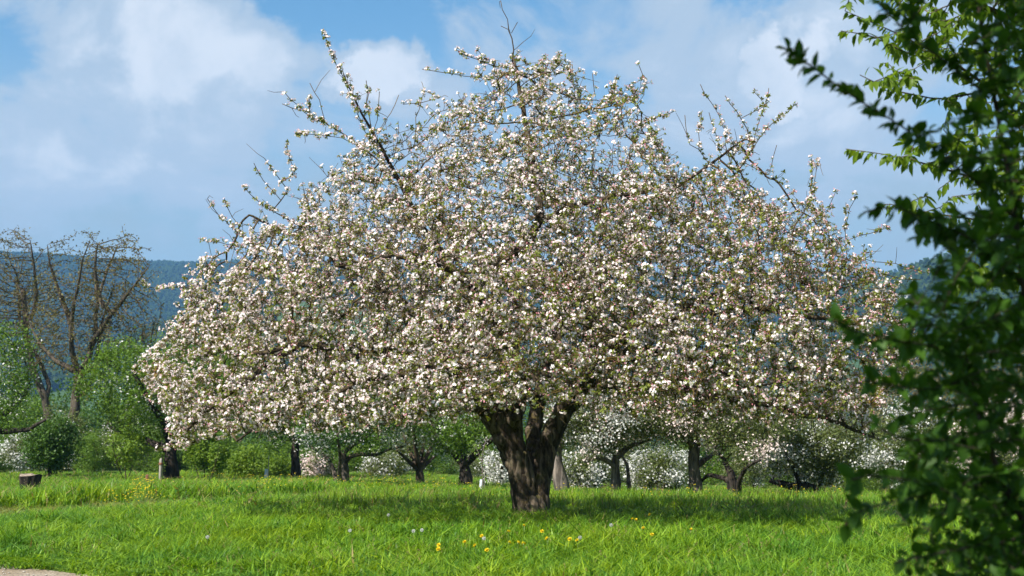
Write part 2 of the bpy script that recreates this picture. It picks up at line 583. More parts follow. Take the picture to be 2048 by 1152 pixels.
def path_dist(x, y):
    """signed distance from the path's far edge, positive on the meadow"""
    dx, dy = np.asarray(x) - E0[0], np.asarray(y) - E0[1]
    s = dx * ED[0] + dy * ED[1]
    wob = 0.22 * (vnoise(np.stack([np.ravel(s) * 0.9, np.ravel(s) * 0, np.ravel(s) * 0], 1), 3).reshape(np.shape(s)) - 0.5) \
        + 0.12 * (vnoise(np.stack([np.ravel(s) * 3.1, np.ravel(s) * 0 + 5, np.ravel(s) * 0], 1), 4).reshape(np.shape(s)) - 0.5)
    return dx * EN[0] + dy * EN[1] + wob


mb = MB()
ss = np.linspace(-22, 22, 110)
tt = np.linspace(0.05, -2.6, 14)
S, T_ = np.meshgrid(ss, tt, indexing='ij')
XY = E0 + S[..., None] * ED + T_[..., None] * EN
mb.add(np.stack([XY[..., 0], XY[..., 1], gz(XY[..., 0], XY[..., 1]) + 0.012], -1).reshape(-1, 3), None,
       np.array([[i * 14 + j, i * 14 + j + 1, (i + 1) * 14 + j + 1, (i + 1) * 14 + j] for i in range(109) for j in range(13)]))
mb.build('path', M['gravel'], smooth=True, kind='structure')
# loose stones on the path
mb = MB()
octv = np.array([[1, 0, 0], [-1, 0, 0], [0, 1, 0], [0, -1, 0], [0, 0, .6], [0, 0, -.6]], float)
octf = np.array([[0, 2, 4], [2, 1, 4], [1, 3, 4], [3, 0, 4], [2, 0, 5], [1, 2, 5], [3, 1, 5], [0, 3, 5]])
for k in range(1500):
    s, d = rng.uniform(-5, 5), -rng.uniform(0.05, 2.3)
    p = E0 + s * ED + d * EN
    sz = rng.uniform(0.006, 0.02)
    v = octv * rng.uniform(0.6, 1.3, (6, 3)) * sz
    a = rng.uniform(0, 6.3)
    v = v @ np.array([[math.cos(a), math.sin(a), 0], [-math.sin(a), math.cos(a), 0], [0, 0, 1]])
    mb.add(v + [p[0], p[1], float(gz(p[0], p[1])) + 0.012 + sz * 0.3], octf, None, 0, rng.random())
M['stone'] = flat_mat('stone', (0.36, 0.32, 0.27), 0.9, 0.35, 20.0)
o = mb.build('gravel', M['stone'], kind='stuff')
tag(o, 'loose pale gravel stones lying on the sandy path', 'gravel')

# ------------------------------------------------------------------ instancing of uncountable stuff


def scatter(name, label, cat, pts, rz, scl, tilt, idx, sources, parent=None):
    """one object of kind 'stuff': points carrying instances of small source meshes"""
    col = bpy.data.collections.new(name + '_sources')
    for k, me in enumerate(sources):
        o = bpy.data.objects.new('%s_source_%02d' % (name, k), me)
        col.objects.link(o)
    me = bpy.data.meshes.new(name)
    me.vertices.add(len(pts))
    me.vertices.foreach_set('co', np.asarray(pts, np.float32).ravel())
    for nm, ty, arr in (('rot', 'FLOAT_VECTOR', np.stack([tilt[:, 0], tilt[:, 1], rz], 1)), ('scl', 'FLOAT_VECTOR', scl)):
        a = me.attributes.new(nm, ty, 'POINT')
        a.data.foreach_set('vector', np.asarray(arr, np.float32).ravel())
    a = me.attributes.new('idx', 'INT', 'POINT')
    a.data.foreach_set('value', np.asarray(idx, np.int32))
    ob = link(name, me, parent, 'stuff')
    if label:
        tag(ob, label, cat)
    ng = bpy.data.node_groups.new(name + '_nodes', 'GeometryNodeTree')
    ng.interface.new_socket('Geometry', in_out='INPUT', socket_type='NodeSocketGeometry')
    ng.interface.new_socket('Geometry', in_out='OUTPUT', socket_type='NodeSocketGeometry')
    nn, ll = ng.nodes, ng.links
    gi, go = nn.new('NodeGroupInput'), nn.new('NodeGroupOutput')
    ci = nn.new('GeometryNodeCollectionInfo')
    ci.inputs['Collection'].default_value = col
    ci.inputs['Separate Children'].default_value = True
    ci.inputs['Reset Children'].default_value = True
    ip = nn.new('GeometryNodeInstanceOnPoints')
    ip.inputs['Pick Instance'].default_value = True

    def attr(nm, ty):
        q = nn.new('GeometryNodeInputNamedAttribute')
        q.data_type = ty
        q.inputs['Name'].default_value = nm
        return q.outputs['Attribute']
    m2p = nn.new('GeometryNodeMeshToPoints')
    ll.new(gi.outputs[0], m2p.inputs['Mesh'])
    ll.new(m2p.outputs[0], ip.inputs['Points'])
    ll.new(ci.outputs[0], ip.inputs['Instance'])
    ll.new(attr('idx', 'INT'), ip.inputs['Instance Index'])
    e2r = nn.new('FunctionNodeEulerToRotation')
    ll.new(attr('rot', 'FLOAT_VECTOR'), e2r.inputs[0])
    ll.new(e2r.outputs[0], ip.inputs['Rotation'])
    ll.new(attr('scl', 'FLOAT_VECTOR'), ip.inputs['Scale'])
    ll.new(ip.outputs[0], go.inputs[0])
    md = ob.modifiers.new('scatter', 'NODES')
    md.node_group = ng
    return ob


# ------------------------------------------------------------------ far woods on the hills
def wood_tree(rg, conifer):
    mb = MB()
    if conifer:
        n = 7
        for k in range(4):
            z0, z1, r0 = 0.12 + k * 0.2, 0.45 + k * 0.19, 0.26 * (1 - k * 0.2)
            a = np.arange(n) * 6.283 / n + rg.uniform(0, 1)
            rr = r0 * rg.uniform(0.7, 1.2, n)
            v = np.concatenate([np.stack([rr * np.cos(a), rr * np.sin(a), np.full(n, z0)], 1), [[0, 0, z1]]])
            mb.add(v, [[i, (i + 1) % n, n] for i in range(n)], None, 0, rg.random())
    else:
        for k in range(9):
            c = rg.normal(size=3) * [0.2, 0.2, 0.16] + [0, 0, 0.58]
            a = rg.normal(size=(10, 3))
            v = octv @ np.linalg.qr(rg.normal(size=(3, 3)))[0] * rg.uniform(0.16, 0.3) * rg.uniform(0.7, 1.3, (6, 1))
            mb.add(v + c, octf, None, 0, rg.random())
    return mb


M['wood'] = leaf_mat('wood', (0.010, 0.026, 0.007), (0.030, 0.055, 0.012), 0.1, 0.9, spec=0.05)
M['wood2'] = leaf_mat('wood2', (0.030, 0.052, 0.010), (0.065, 0.090, 0.020), 0.1, 0.9, spec=0.05)
srcs = [wood_tree(rng, True).mesh('wood_conifer', M['wood']), wood_tree(rng, True).mesh('wood_conifer', M['wood']),
        wood_tree(rng, False).mesh('wood_round', M['wood']), wood_tree(rng, False).mesh('wood_round', M['wood2']),
        wood_tree(rng, False).mesh('wood_round', M['wood2'])]
n = 250000
y = rng.uniform(210, 3150, n)
x = rng.uniform(-1, 1, n) * (0.52 * y + 80)
p2 = np.stack([x / 330, y / 430, np.zeros(n)], 1)
cover = fbm(p2, 3, 21)
keep = (cover > np.where(y > 1750, 0.28, np.where(x > 120, 0.44, 0.36))) & ((y > 1000) | (cover > 0.40))
keep &= ~((x > 330) & (y > 1330) & (y < 1600))            # the open field on the crest at the right
x, y, cover = x[keep], y[keep], cover[keep]
n = len(x)
hgt = rng.uniform(6.5, 13, n) * np.where(y < 1000, np.where(y < 450, 0.4, 0.62), 1.0)
wid = hgt * rng.uniform(0.85, 1.2, n)
con = rng.random(n) < np.where(y > 2500, 0.45, 0.10)
idx = np.where(con, rng.integers(0, 2, n), np.where(y > 1750, rng.choice([2, 2, 3], n), rng.choice([2, 3, 4], n)))
scatter('forest', 'dark wooded slopes on the far hills beyond the valley', 'forest', np.stack([x, y, gz(x, y) - 1.5], 1), rng.uniform(0, 6.3, n),
        np.stack([wid, wid, hgt], 1), np.zeros((n, 2)), idx, srcs)

# ------------------------------------------------------------------ valley buildings
M['wall_white'] = flat_mat('wall_white', (0.80, 0.80, 0.78), 0.7, 0.05)
M['wall_cream'] = flat_mat('wall_cream', (0.62, 0.58, 0.50), 0.8, 0.08)
M['roof_red'] = flat_mat('roof_red', (0.22, 0.10, 0.07), 0.85, 0.25, 1.0)
M['roof_grey'] = flat_mat('roof_grey', (0.30, 0.31, 0.32), 0.8, 0.15, 1.0)
M['glass'] = flat_mat('glass', (0.05, 0.065, 0.08), 0.15, 0.1, 1.0, 0.6)
BOXV = np.array([[x, y, z] for z in (0, 1) for y in (0, 1) for x in (0, 1)], float)
BOXQ = np.array([[0, 2, 3, 1], [4, 5, 7, 6], [0, 1, 5, 4], [2, 6, 7, 3], [0, 4, 6, 2], [1, 3, 7, 5]])


def box(mb, lo, hi, mat=0, rnd=0.5):
    lo, hi = np.array(lo, float), np.array(hi, float)
    mb.add(BOXV * (hi - lo) + lo, None, BOXQ, mat, rnd)


def building(label, px, py, Y, W, D, H, storeys, nwin, wall, roof, flat=False, rz=0.0, group=None):
    p = P(px, py, Y)
    z0 = float(gz(p[0], Y))
    base = thing('house' if not flat else 'office_building', label, 'house' if not flat else 'building', (p[0], Y, z0 - 0.5), rz, 1.0, group)
    b = MB()
    box(b, (-W / 2, 0, -8), (W / 2, D, H))
    b.build('wall', M[wall], base)
    if flat:
        b = MB()
        box(b, (-W / 2 - .3, -.3, H + .003), (W / 2 + .3, D + .3, H + 0.6))
        b.build('roof', M[roof], base)
    else:
        b = MB()
        rh = D * 0.42
        v = [(-W / 2 - .4, -.5, H - .2), (W / 2 + .4, -.5, H - .2), (W / 2 + .4, D + .5, H - .2), (-W / 2 - .4, D + .5, H - .2), (-W / 2 - .4, D / 2, H + rh), (W / 2 + .4, D / 2, H + rh)]
        b.add(v, [[0, 4, 3], [1, 2, 5]], [[0, 1, 5, 4], [2, 3, 4, 5], [0, 3, 2, 1]])
        r = b.build('roof', M[roof], base)
        b = MB()
        box(b, (W * .2, D * .4, H + rh * .4), (W * .2 + .9, D * .4 + .9, H + rh + .8))
        b.build('chimney', M['roof_red'], r)
    sh = H / storeys
    wm = MB()
    ww = W / nwin * (0.62 if not flat else 0.8)
    box(wm, (-ww / 2, -0.06, 0), (ww / 2, 0.1, sh * 0.48))
    wme = wm.mesh('window', M['glass'])
    for s in range(storeys):
        for k in range(nwin):
            o = link('window', wme, base)
            o.location = (-W / 2 + (k + .5) * W / nwin, 0, s * sh + sh * 0.3)
    return base


# ------------------------------------------------------------------ grass
def tuft(rg, nb, rad, h0, h1, wid, dry=0.0, lean=0.5, mat='grass'):
    mb = MB()
    for k in range(nb):
        a, r = rg.uniform(0, 6.283), rad * math.sqrt(rg.random())
        b = np.array([r * math.cos(a), r * math.sin(a), -0.02])
        h = rg.uniform(h0, h1)
        az = rg.uniform(0, 6.283)
        d = np.array([math.cos(az), math.sin(az), 0])
        s = np.array([-d[1], d[0], 0]) * wid * rg.uniform(0.45, 1.6)
        ln = rg.uniform(0.05, lean) * h
        mid = b + [0, 0, h * 0.6] + d * ln * 0.35
        tip = b + [0, 0, h * rg.uniform(0.82, 1.0)] + d * ln * 1.3
        dr = rg.random() < dry
        mb.add([b - s * .8, b + s * .8, mid + s, mid - s, tip], [[3, 2, 4]], [[0, 1, 2, 3]], 1 if dr else 0, rg.random())
        if dr:
            e = tip
            for q in range(3):
                o = rg.normal(size=3) * 0.006
                mb.add(octv * [0.004, 0.004, 0.02] + e + o + [0, 0, q * 0.02], octf, None, 1, rg.random())
    return mb.mesh('tuft', [M[mat], M['dry']])


tufts = [tuft(rng, 44, 0.16, 0.12, 0.32, 0.0052, 0.0, 1.0) for _ in range(4)] + \
        [tuft(rng, 44, 0.16, 0.12, 0.36, 0.0048, 0.06, 0.6) for _ in range(2)] + \
        [tuft(rng, 60, 0.16, 0.05, 0.14, 0.0045, 0.03, 1.3, 'grass_pale') for _ in range(3)] + \
        [tuft(rng, 46, 0.07, 0.22, 0.40, 0.004, 0.0, 1.0) for _ in range(2)] + \
        [tuft(rng, 40, 0.24, 0.10, 0.32, 0.0085, 0.04, 0.7) for _ in range(3)]
# 0-3 lush, 4-5 with seed heads, 6-8 short, 9-10 dense clumps, 11-13 coarse (far)
mown_px = [(-120, 1046), (0, 1032), (130, 1024), (260, 1016), (380, 1008), (520, 1001), (700, 994)]
mown = np.array([ground_hit(*q)[:2] for q in mown_px])


def mown_dist(x, y):
    d = np.full(np.shape(x), 1e9)
    for a, b in zip(mown[:-1], mown[1:]):
        ab = b - a
        tq = np.clip(((x - a[0]) * ab[0] + (y - a[1]) * ab[1]) / (ab @ ab), 0, 1)
        d = np.minimum(d, np.hypot(x - a[0] - tq * ab[0], y - a[1] - tq * ab[1]))
    return d


TREE_XY = P(1064, 1028, 19.0)[:2]
GP, GR, GS, GT, GI = [], [], [], [], []
for (y0, y1, den, cls) in ((10.5, 14.5, 46, 'near'), (14.5, 20, 40, 'near'), (20, 27, 24, 'mid'), (27, 36, 15, 'mid'), (36, 50, 8, 'far')):
    area_w = 0.36 * y1 * 1.35
    n = int(den * (y1 - y0) * 2 * area_w)
    x, y = rng.uniform(-area_w, area_w, n), rng.uniform(y0, y1, n)
    pd, md = path_dist(x, y), mown_dist(x, y)
    nz_ = fbm(np.stack([x / 1.6, y / 1.6, np.zeros(n)], 1), 3, 31)
    keep = (pd > rng.uniform(-0.15, 0.12, n)) & (np.hypot(x - TREE_XY[0], y - TREE_XY[1]) > 0.2) & (np.hypot(x + 10.2, y - 29.75) > 0.45)
    near_path = sstep(1.1, 0.1, pd)
    nz2 = fbm(np.stack([x / .45, y / .45, np.zeros(n)], 1), 2, 33)
    hs = (0.22 + 0.62 * nz_ + 0.36 * nz2) * (1 - 0.55 * near_path)
    mw = sstep(1.25, 0.85, md)
    shortzone = np.maximum(mw, 0.8 * sstep(20.6, 22.5, y) * sstep(-7, -2, x) * sstep(38, 33, y))
    hs = hs * (1 - 0.45 * mw)
    hs = hs * (1 + 0.7 * sstep(0.9, 1.25, md) * sstep(2.4, 1.5, md) * (y > np.interp(x, mown[:, 0], mown[:, 1])))
    big = 1.25 if cls == 'mid' else 1.0
    idx = np.where(rng.random(n) < shortzone, rng.integers(6, 9, n), np.where(rng.random(n) < 0.10, rng.integers(4, 6, n), rng.integers(0, 4, n)))
    if cls == 'far':
        idx = np.where(mw > .5, rng.integers(6, 9, n), rng.integers(11, 14, n))
    if cls == 'mid':
        idx = np.where((rng.random(n) < 0.5) & (shortzone < 0.5), rng.integers(11, 14, n), idx)
    sxy = rng.uniform(0.85, 1.25, n) * big * (1.3 if cls == 'far' else 1)
    z = gz(x, y)
    GP.append(np.stack([x, y, z], 1)[keep]); GR.append(rng.uniform(0, 6.3, n)[keep])
    GS.append(np.stack([sxy, sxy, hs * rng.uniform(0.85, 1.15, n)], 1)[keep]); GT.append((rng.normal(size=(n, 2)) * 0.10)[keep]); GI.append(idx[keep])
# denser clumps, such as the dark bunch at the foot of the meadow beside the path
cl = []
for (px, py, k, sp) in ((360, 1122, 26, .30), (420, 1112, 16, .25), (15, 1105, 14, .18), (230, 1000, 26, .35), (1050, 1030, 14, .5), (1040, 1036, 12, .15), (1085, 1037, 12, .15), (1215, 1130, 12, .3), (650, 1085, 10, .4), (1500, 1080, 14, .6), (1180, 1024, 12, .4), (1330, 1020, 12, .6), (760, 1025, 14, .7)):
    c0 = ground_hit(px, py)
    for q in range(k):
        cl.append(c0[:2] + rng.normal(size=2) * sp)
cl = np.array(cl)
for _ in range(420):
    px_, py_ = rng.uniform(620, 1760), rng.uniform(1000, 1036)
    q_ = ground_hit(px_, py_)
    GP.append(np.array([[q_[0], q_[1], float(gz(q_[0], q_[1]))]])); GR.append(np.array([rng.uniform(0, 6.3)]))
    k_ = rng.uniform(.75, 1.25)
    GS.append(np.array([[1.0, 1.0, k_]])); GT.append(rng.normal(size=(1, 2)) * .06); GI.append(rng.integers(4, 6, 1))
n = len(cl)
GP.append(np.stack([cl[:, 0], cl[:, 1], gz(cl[:, 0], cl[:, 1])], 1)); GR.append(rng.uniform(0, 6.3, n))
s_ = rng.uniform(0.4, 0.8, n)
GS.append(np.stack([s_ * 1.3, s_ * 1.3, s_], 1)); GT.append(rng.normal(size=(n, 2)) * 0.25); GI.append(rng.integers(9, 11, n))
scatter('grass', 'long bright green meadow grass under and around the trees', 'grass', np.concatenate(GP), np.concatenate(GR), np.concatenate(GS),
        np.concatenate(GT), np.concatenate(GI), tufts)

# buttercups: a haze of tiny yellow heads in the far meadow
bm_ = MB()
for k in range(5):
    e = np.array([rng.normal() * .1, rng.normal() * .1, rng.uniform(.2, .36)])
    bm_.add(octv * [0.016, 0.016, 0.012] + e, octf, None, 0, rng.random())
    tube(bm_, [[e[0] * .5, e[1] * .5, 0], e], [.002, .0015], 3, 1)
bme = bm_.mesh('buttercup_bunch', [M['yellow'], M['stem']])
pts = []
for (px, py, sx, sy, k) in ((285, 1000, 12, 10, 26), (620, 978, 150, 6, 46), (760, 985, 120, 6, 26), (330, 1020, 90, 16, 12), (1350, 1005, 250, 8, 22), (1000, 995, 140, 6, 14), (560, 990, 60, 8, 12), (1580, 1010, 120, 8, 10)):
    for q in range(k):
        pts.append(ground_hit(px + rng.normal() * sx, py + rng.normal() * sy))
pts = np.array(pts)
n = len(pts)
pts[:, 2] = gz(pts[:, 0], pts[:, 1])
s_ = rng.uniform(.6, 1.1, n)
scatter('buttercups', 'tiny yellow buttercups scattered through the far meadow grass', 'flowers', pts, rng.uniform(0, 6.3, n), np.stack([s_, s_, s_], 1), np.zeros((n, 2)), np.zeros(n), [bme])

# dandelions: each its own flower
def dandelion_meshes():
    h = MB()
    for k in range(46):
        a, e = rng.uniform(0, 6.283), rng.uniform(0, 1.25)
        d = np.array([math.cos(a) * math.cos(e), math.sin(a) * math.cos(e), math.sin(e)])
        s = np.cross(d, [0, 0, 1.01]); s = s / (np.linalg.norm(s) + 1e-6) * 0.0032
        L = rng.uniform(.018, .024)
        h.add([d * .003 - s, d * .003 + s, d * L + s, d * L - s], None, [[0, 1, 2, 3]], 0, rng.random())
    tube(h, [[0, 0, -.012], [0, 0, .002]], [.004, .007], 6, 1)
    c = MB()
    for k in range(90):
        d = norm(rng.normal(size=3)); s = norm(np.cross(d, rng.normal(size=3)))
        L = 0.023
        c.add([d * .004, d * L * .8, d * L + s * .005, d * L - s * .005], [[0, 1, 2], [1, 2, 3]], None, 0, rng.random())
        s2 = np.cross(d, s)
        c.add([d * L * .85, d * L + s2 * .005, d * L - s2 * .005], [[0, 1, 2]], None, 0, rng.random())
    s = MB()
    tube(s, [[0, 0, 0], [.004, .002, .5], [0, 0, 1.0]], [.003, .0025, .0022], 5, 0)
    return h.mesh('flower_head', [M['yellow'], M['stem']]), c.mesh('seed_head', M['seed_white']), s.mesh('stem', M['stem'])


d_head, d_clock, d_stem = dandelion_meshes()
YEL = [(878, 1091), (877, 1099), (951, 1092), (974, 1101), (930, 1085), (964, 1073), (1017, 1064), (1018, 1086), (1036, 1086), (1047, 1088), (1084, 1063), (1140, 1079),
       (1155, 1082), (1094, 1078), (1265, 1039), (1271, 1040), (1287, 1057), (1304, 1070), (1300, 1030), (1047, 1052), (1382, 1060)]
WHI = [(844, 1060), (827, 1062), (968, 1077), (1222, 1050), (415, 1074), (777, 1030), (700, 1061), (1160, 1075)]
for lst, head, lab, grp in ((YEL, d_head, 'open yellow dandelion on a thin stem in the meadow grass', 'yellow dandelions in the meadow'),
                            (WHI, d_clock, 'white dandelion clock on a thin stem in the meadow grass', 'dandelion clocks in the meadow')):
    for (px, py) in lst:
        p = ground_hit(px, py, 0.20)
        z0 = float(gz(p[0], p[1]))
        o = thing('dandelion', lab, 'dandelion', (p[0], p[1], z0), rng.uniform(0, 6.3), 1.0, grp)
        s = link('stem', d_stem, o)
        hh = p[2] - z0
        s.scale = (1, 1, hh)
        q = link('flower_head' if head is d_head else 'seed_head', head, o)
        q.location = (0, 0, hh)
        q.scale = (1.05,) * 3 if head is d_head else (.8,) * 3
        q.rotation_euler = (R(rng.uniform(10, 40)), R(rng.uniform(-25, 25)), 0)

# ------------------------------------------------------------------ the old apple tree
def kite(L, W, fold=0.25, droop=0.0):
    """a small folded leaf / petal from the origin along +x"""
    return np.array([[0, 0, 0], [L * .52, W / 2, W * fold], [L, 0, -droop], [L * .52, -W / 2, W * fold], [L * .5, 0, 0]])


KT = np.array([[0, 4, 1], [1, 4, 2], [0, 3, 4], [3, 2, 4]])


def rot_to(x, up):
    x = x / np.linalg.norm(x)
    y = np.cross(up, x); y = y / (np.linalg.norm(y) + 1e-9)
    return np.stack([x, y, np.cross(x, y)], -1)


def cluster(rg, n_open, n_bud, n_leaf, fl=0.0185):
    """a spur of apple blossom: open flowers (slot 0), pink buds (1), leaves (2); grows along +z"""
    mb = MB()
    for k in range(n_open):
        ax = norm(np.array([rg.normal() * .75, rg.normal() * .75, rg.uniform(.25, 1.2)]))
        c = ax * rg.uniform(.026, .045)
        Rm = frames(ax[None], rg)[0]
        sz = fl * rg.uniform(.85, 1.15)
        a0, tone = rg.uniform(0, 6.28), rg.random()
        pe = norm(np.cross(ax, rg.normal(size=3))) * .0012
        mb.add([pe, -pe, c], [[0, 1, 2]], None, 2, rg.random())
        for q in range(5):
            a = a0 + q * 1.2566
            el = rg.uniform(.1, .55)
            d = Rm @ np.array([math.cos(a) * math.cos(el), math.sin(a) * math.cos(el), math.sin(el)])
            kv = kite(sz, sz * .95, .15)[:4]
            mb.add(kv @ rot_to(d, ax).T + c, [[0, 3, 1], [3, 2, 1]], None, 0, np.clip(tone + rg.normal() * .2, 0, 1))
    for k in range(n_bud):
        ax = norm(np.array([rg.normal() * .7, rg.normal() * .7, rg.uniform(.4, 1.2)]))
        c = ax * rg.uniform(.028, .05)
        Rm = frames(ax[None], rg)[0]
        pe = norm(np.cross(ax, rg.normal(size=3))) * .0012
        mb.add([pe, -pe, c], [[0, 1, 2]], None, 2, rg.random())
        v = (np.array([[.007, 0, 0], [-.0035, .006, 0], [-.0035, -.006, 0], [0, 0, .013], [0, 0, -.010]]) * rg.uniform(.8, 1.25)) @ Rm.T + c
        mb.add(v, [[0, 1, 3], [1, 2, 3], [2, 0, 3], [1, 0, 4], [2, 1, 4], [0, 2, 4]], None, 1, rg.random())
    for k in range(n_leaf):
        a, el = rg.uniform(0, 6.28), rg.uniform(-.25, .9)
        d = np.array([math.cos(a) * math.cos(el), math.sin(a) * math.cos(el), math.sin(el)])
        L = rg.uniform(.032, .058)
        mb.add(kite(L, L * .5, .25, L * .12)[:4] @ rot_to(d, np.array([0, 0, 1.0])).T + d * .002, [[0, 3, 1], [3, 2, 1]], None, 2, rg.random())
    v, r, tr, tm, _, _ = mb.arrays()
    return (v, tr, tm, r), mb


arng = np.random.default_rng(5)
TY = 19.0
base_pt = np.array([*P(1064, 1028, TY)[:2], 0])
base_pt[2] = float(gz(base_pt[0], base_pt[1]))
apple = thing('apple_tree', 'large spreading old apple tree covered in white and pink blossom in the meadow', 'tree', tuple(base_pt))


def tp(px, py, dy):
    return P(px, py, TY + dy) - base_pt


# thick limbs: (photo col, row, depth from the trunk, radius)
LIMBS = {
    'stem_l': [(1061, 1045, 0, .20), (1056, 1010, 0, .17), (1047, 965, 0, .17), (1028, 905, -.05, .175), (1004, 855, -.1, .165), (980, 820, -.2, .155), (945, 772, -.4, .14), (900, 745, -.65, .11), (860, 725, -.9, .08)],
    'stem_r': [(1074, 1045, .02, .18), (1076, 990, .05, .15), (1085, 930, .1, .135), (1106, 865, .1, .13), (1130, 815, .1, .135), (1160, 770, .15, .125), (1195, 730, -.12, .10), (1230, 690, -.4, .07)],
    'stem_u': [(1032, 915, -.05, .16), (1018, 860, -.05, .15), (1026, 815, -.1, .145), (1045, 760, -.1, .13), (1022, 705, -.25, .11), (1000, 650, -.4, .08)],
    'stem_m': [(1074, 940, .1, .10), (1064, 880, .35, .085), (1072, 825, .5, .09), (1085, 760, .5, .09), (1102, 710, 1.0, .075)],
    'l1': [(945, 772, -.4, .13), (860, 725, -.9, .1), (740, 695, -1.4, .08), (600, 690, -1.6, .05), (470, 715, -1.5, .03)],
    'l2': [(945, 772, -.4, .12), (850, 640, .5, .09), (720, 540, .9, .06), (600, 480, 1.0, .04), (500, 430, .8, .02)],
    'u1': [(1045, 760, -.1, .13), (1000, 650, -.4, .11), (985, 560, -.8, .095), (1008, 512, -1.2, .09), (1050, 492, -1.4, .085), (1082, 440, -1.4, .075), (1072, 360, -1.1, .06), (1056, 270, -.8, .05), (1036, 180, -.5, .035), (1022, 110, -.3, .02)],
    'u2': [(1045, 760, -.1, .11), (960, 640, .8, .09), (860, 480, 1.0, .06), (780, 330, .8, .035), (720, 220, .6, .02), (690, 150, .5, .012)],
    'r1': [(1160, 770, .15, .12), (1230, 690, -.4, .10), (1310, 640, -1.0, .08), (1400, 622, -1.4, .06), (1540, 610, -1.5, .045), (1680, 645, -1.3, .03)],
    'r2': [(1160, 770, .15, .11), (1180, 660, .6, .09), (1200, 560, .9, .075), (1290, 440, 1.0, .05), (1400, 340, .8, .03), (1490, 280, .6, .018)],
    'r3': [(1160, 770, .15, .11), (1290, 765, -1.2, .08), (1450, 790, -2.0, .06), (1600, 818, -1.9, .045), (1745, 875, -1.6, .02)],
    'b1': [(1085, 760, .5, .10), (1120, 660, 1.5, .08), (1150, 560, 2.3, .06), (1200, 480, 2.8, .04)],
    'b2': [(1085, 760, .5, .09), (960, 690, 1.9, .07), (820, 620, 2.7, .05), (700, 600, 3.0, .03)],
    'b3': [(1085, 760, .5, .09), (1250, 660, 2.0, .07), (1420, 590, 2.7, .05), (1560, 560, 2.8, .03)],
    'l3': [(600, 690, -1.6, .05), (490, 760, -1.7, .04), (410, 825, -1.6, .03), (350, 885, -1.4, .018)],
    'l4': [(740, 695, -1.4, .05), (640, 770, -2.2, .04), (540, 830, -2.4, .03), (470, 875, -2.3, .018)],
    'f1': [(1024, 812, -.1, .11), (960, 755, -1.4, .08), (860, 735, -2.5, .06), (720, 760, -2.9, .04), (600, 810, -2.8, .025)],
    'f2': [(1130, 815, .1, .10), (1190, 740, -1.4, .08), (1270, 700, -2.4, .06), (1390, 720, -2.8, .04), (1500, 770, -2.7, .025)],
    'f3': [(1000, 650, -.4, .07), (930, 560, -1.6, .06), (860, 520, -2.3, .04), (760, 520, -2.5, .025)],
    'f4': [(1082, 440, -1.4, .05), (1180, 400, -1.9, .04), (1290, 380, -2.0, .025)],
    'h1': [(1105, 560, .2, .06), (1150, 545, -.4, .055), (1200, 520, -.9, .04), (1290, 500, -1.3, .03)],
}
seg = {}
nodes, par, rmin = [], [], []
STEP = 0.13
for nm, pts in LIMBS.items():
    q = np.array([[*tp(a, b_, c_), r_] for a, b_, c_, r_ in pts])
    q = dens(q, STEP)
    seg[nm] = q
    if not nm.startswith('stem'):
        wv_ = np.stack([np.arange(len(q)) * .35, np.full(len(q), len(nodes) * .1), np.zeros(len(q))], 1)
        amp = np.minimum(1, np.arange(len(q)) / 4)[:, None] * .10
        q[:, 0] += (vnoise(wv_, 1) - .5) * amp[:, 0]
        q[:, 2] += (vnoise(wv_, 2) - .5) * amp[:, 0]
    prev = -1
    for k, row in enumerate(q):
        if k == 0:
            if nodes:
                D = np.linalg.norm(np.array(nodes) - row[:3], axis=1)
                prev = int(D.argmin())
                if nm == 'stem_r':
                    prev = 0
                continue
        nodes.append(row[:3]); par.append(prev); rmin.append(row[3] * (1 if nm.startswith('stem') else .74 + .24 * max(0, 1 - k / 7)))
        prev = len(nodes) - 1
nlimb = len(nodes)

# crown silhouette in photo pixels
TOPX = [262, 300, 350, 400, 450, 520, 560, 610, 650, 700, 760, 820, 860, 900, 940, 1000, 1060, 1130, 1200, 1290, 1330, 1380, 1440, 1520, 1580, 1640, 1700, 1760, 1830, 1850]
TOPY = [740, 690, 610, 530, 495, 450, 415, 375, 340, 325, 325, 290, 228, 185, 140, 105, 120, 140, 165, 185, 255, 325, 345, 345, 375, 415, 460, 530, 640, 680]
BOTX = [262, 330, 350, 400, 480, 600, 720, 850, 950, 1040, 1150, 1300, 1450, 1600, 1700, 1760, 1850]
BOTY = [760, 810, 885, 890, 865, 862, 865, 845, 835, 825, 825, 835, 845, 845, 835, 800, 730]
n = 100000
px, py = arng.uniform(262, 1850, n), arng.uniform(90, 890, n)
top, bot = np.interp(px, TOPX, TOPY), np.interp(px, BOTX, BOTY)
top = top + (vnoise(np.stack([px / 34, np.zeros(n), np.zeros(n)], 1), 8) - .35) * 70
ins = (py > top) & (py < bot)
px, py, top, bot = px[ins], py[ins], top[ins], bot[ins]
n = len(px)
hh = np.clip((py - top) / np.maximum(bot - top, 1), 0, 1)
hd = 4.0 * np.sqrt(np.clip(1 - ((px - 1060) / 830) ** 2, .05, 1)) * np.sqrt(np.clip(hh * 1.15 + .05, .05, 1))
dy = np.sign(arng.uniform(-1, 1, n)) * arng.random(n) ** .62 * hd
A = np.array([tp(a, b_, c_) for a, b_, c_ in zip(px, py, dy)])
zz = A[:, 2]
inner = np.hypot(A[:, 0], A[:, 1])
low = (zz < 1.75) & (inner < 1.0 + .3 * arng.random(n))
gap = fbm(A * .75, 3, 41)                                   # looser and denser parts of the crown
# sky shows through the upper right and round the outline
keep = ~low & (arng.random(n) < np.clip(.42 + 2.0 * (gap - .42), .14, 1)) & (arng.random(n) < .35 + .65 * np.clip(hh * 3.2, 0, 1)) & (zz > .75)
A = A[keep]
A = A[:15000]
N, Pn = colonize(nodes, par, A, STEP, 1.0, .148, 240, arng, (0, 0, -.02), .22)

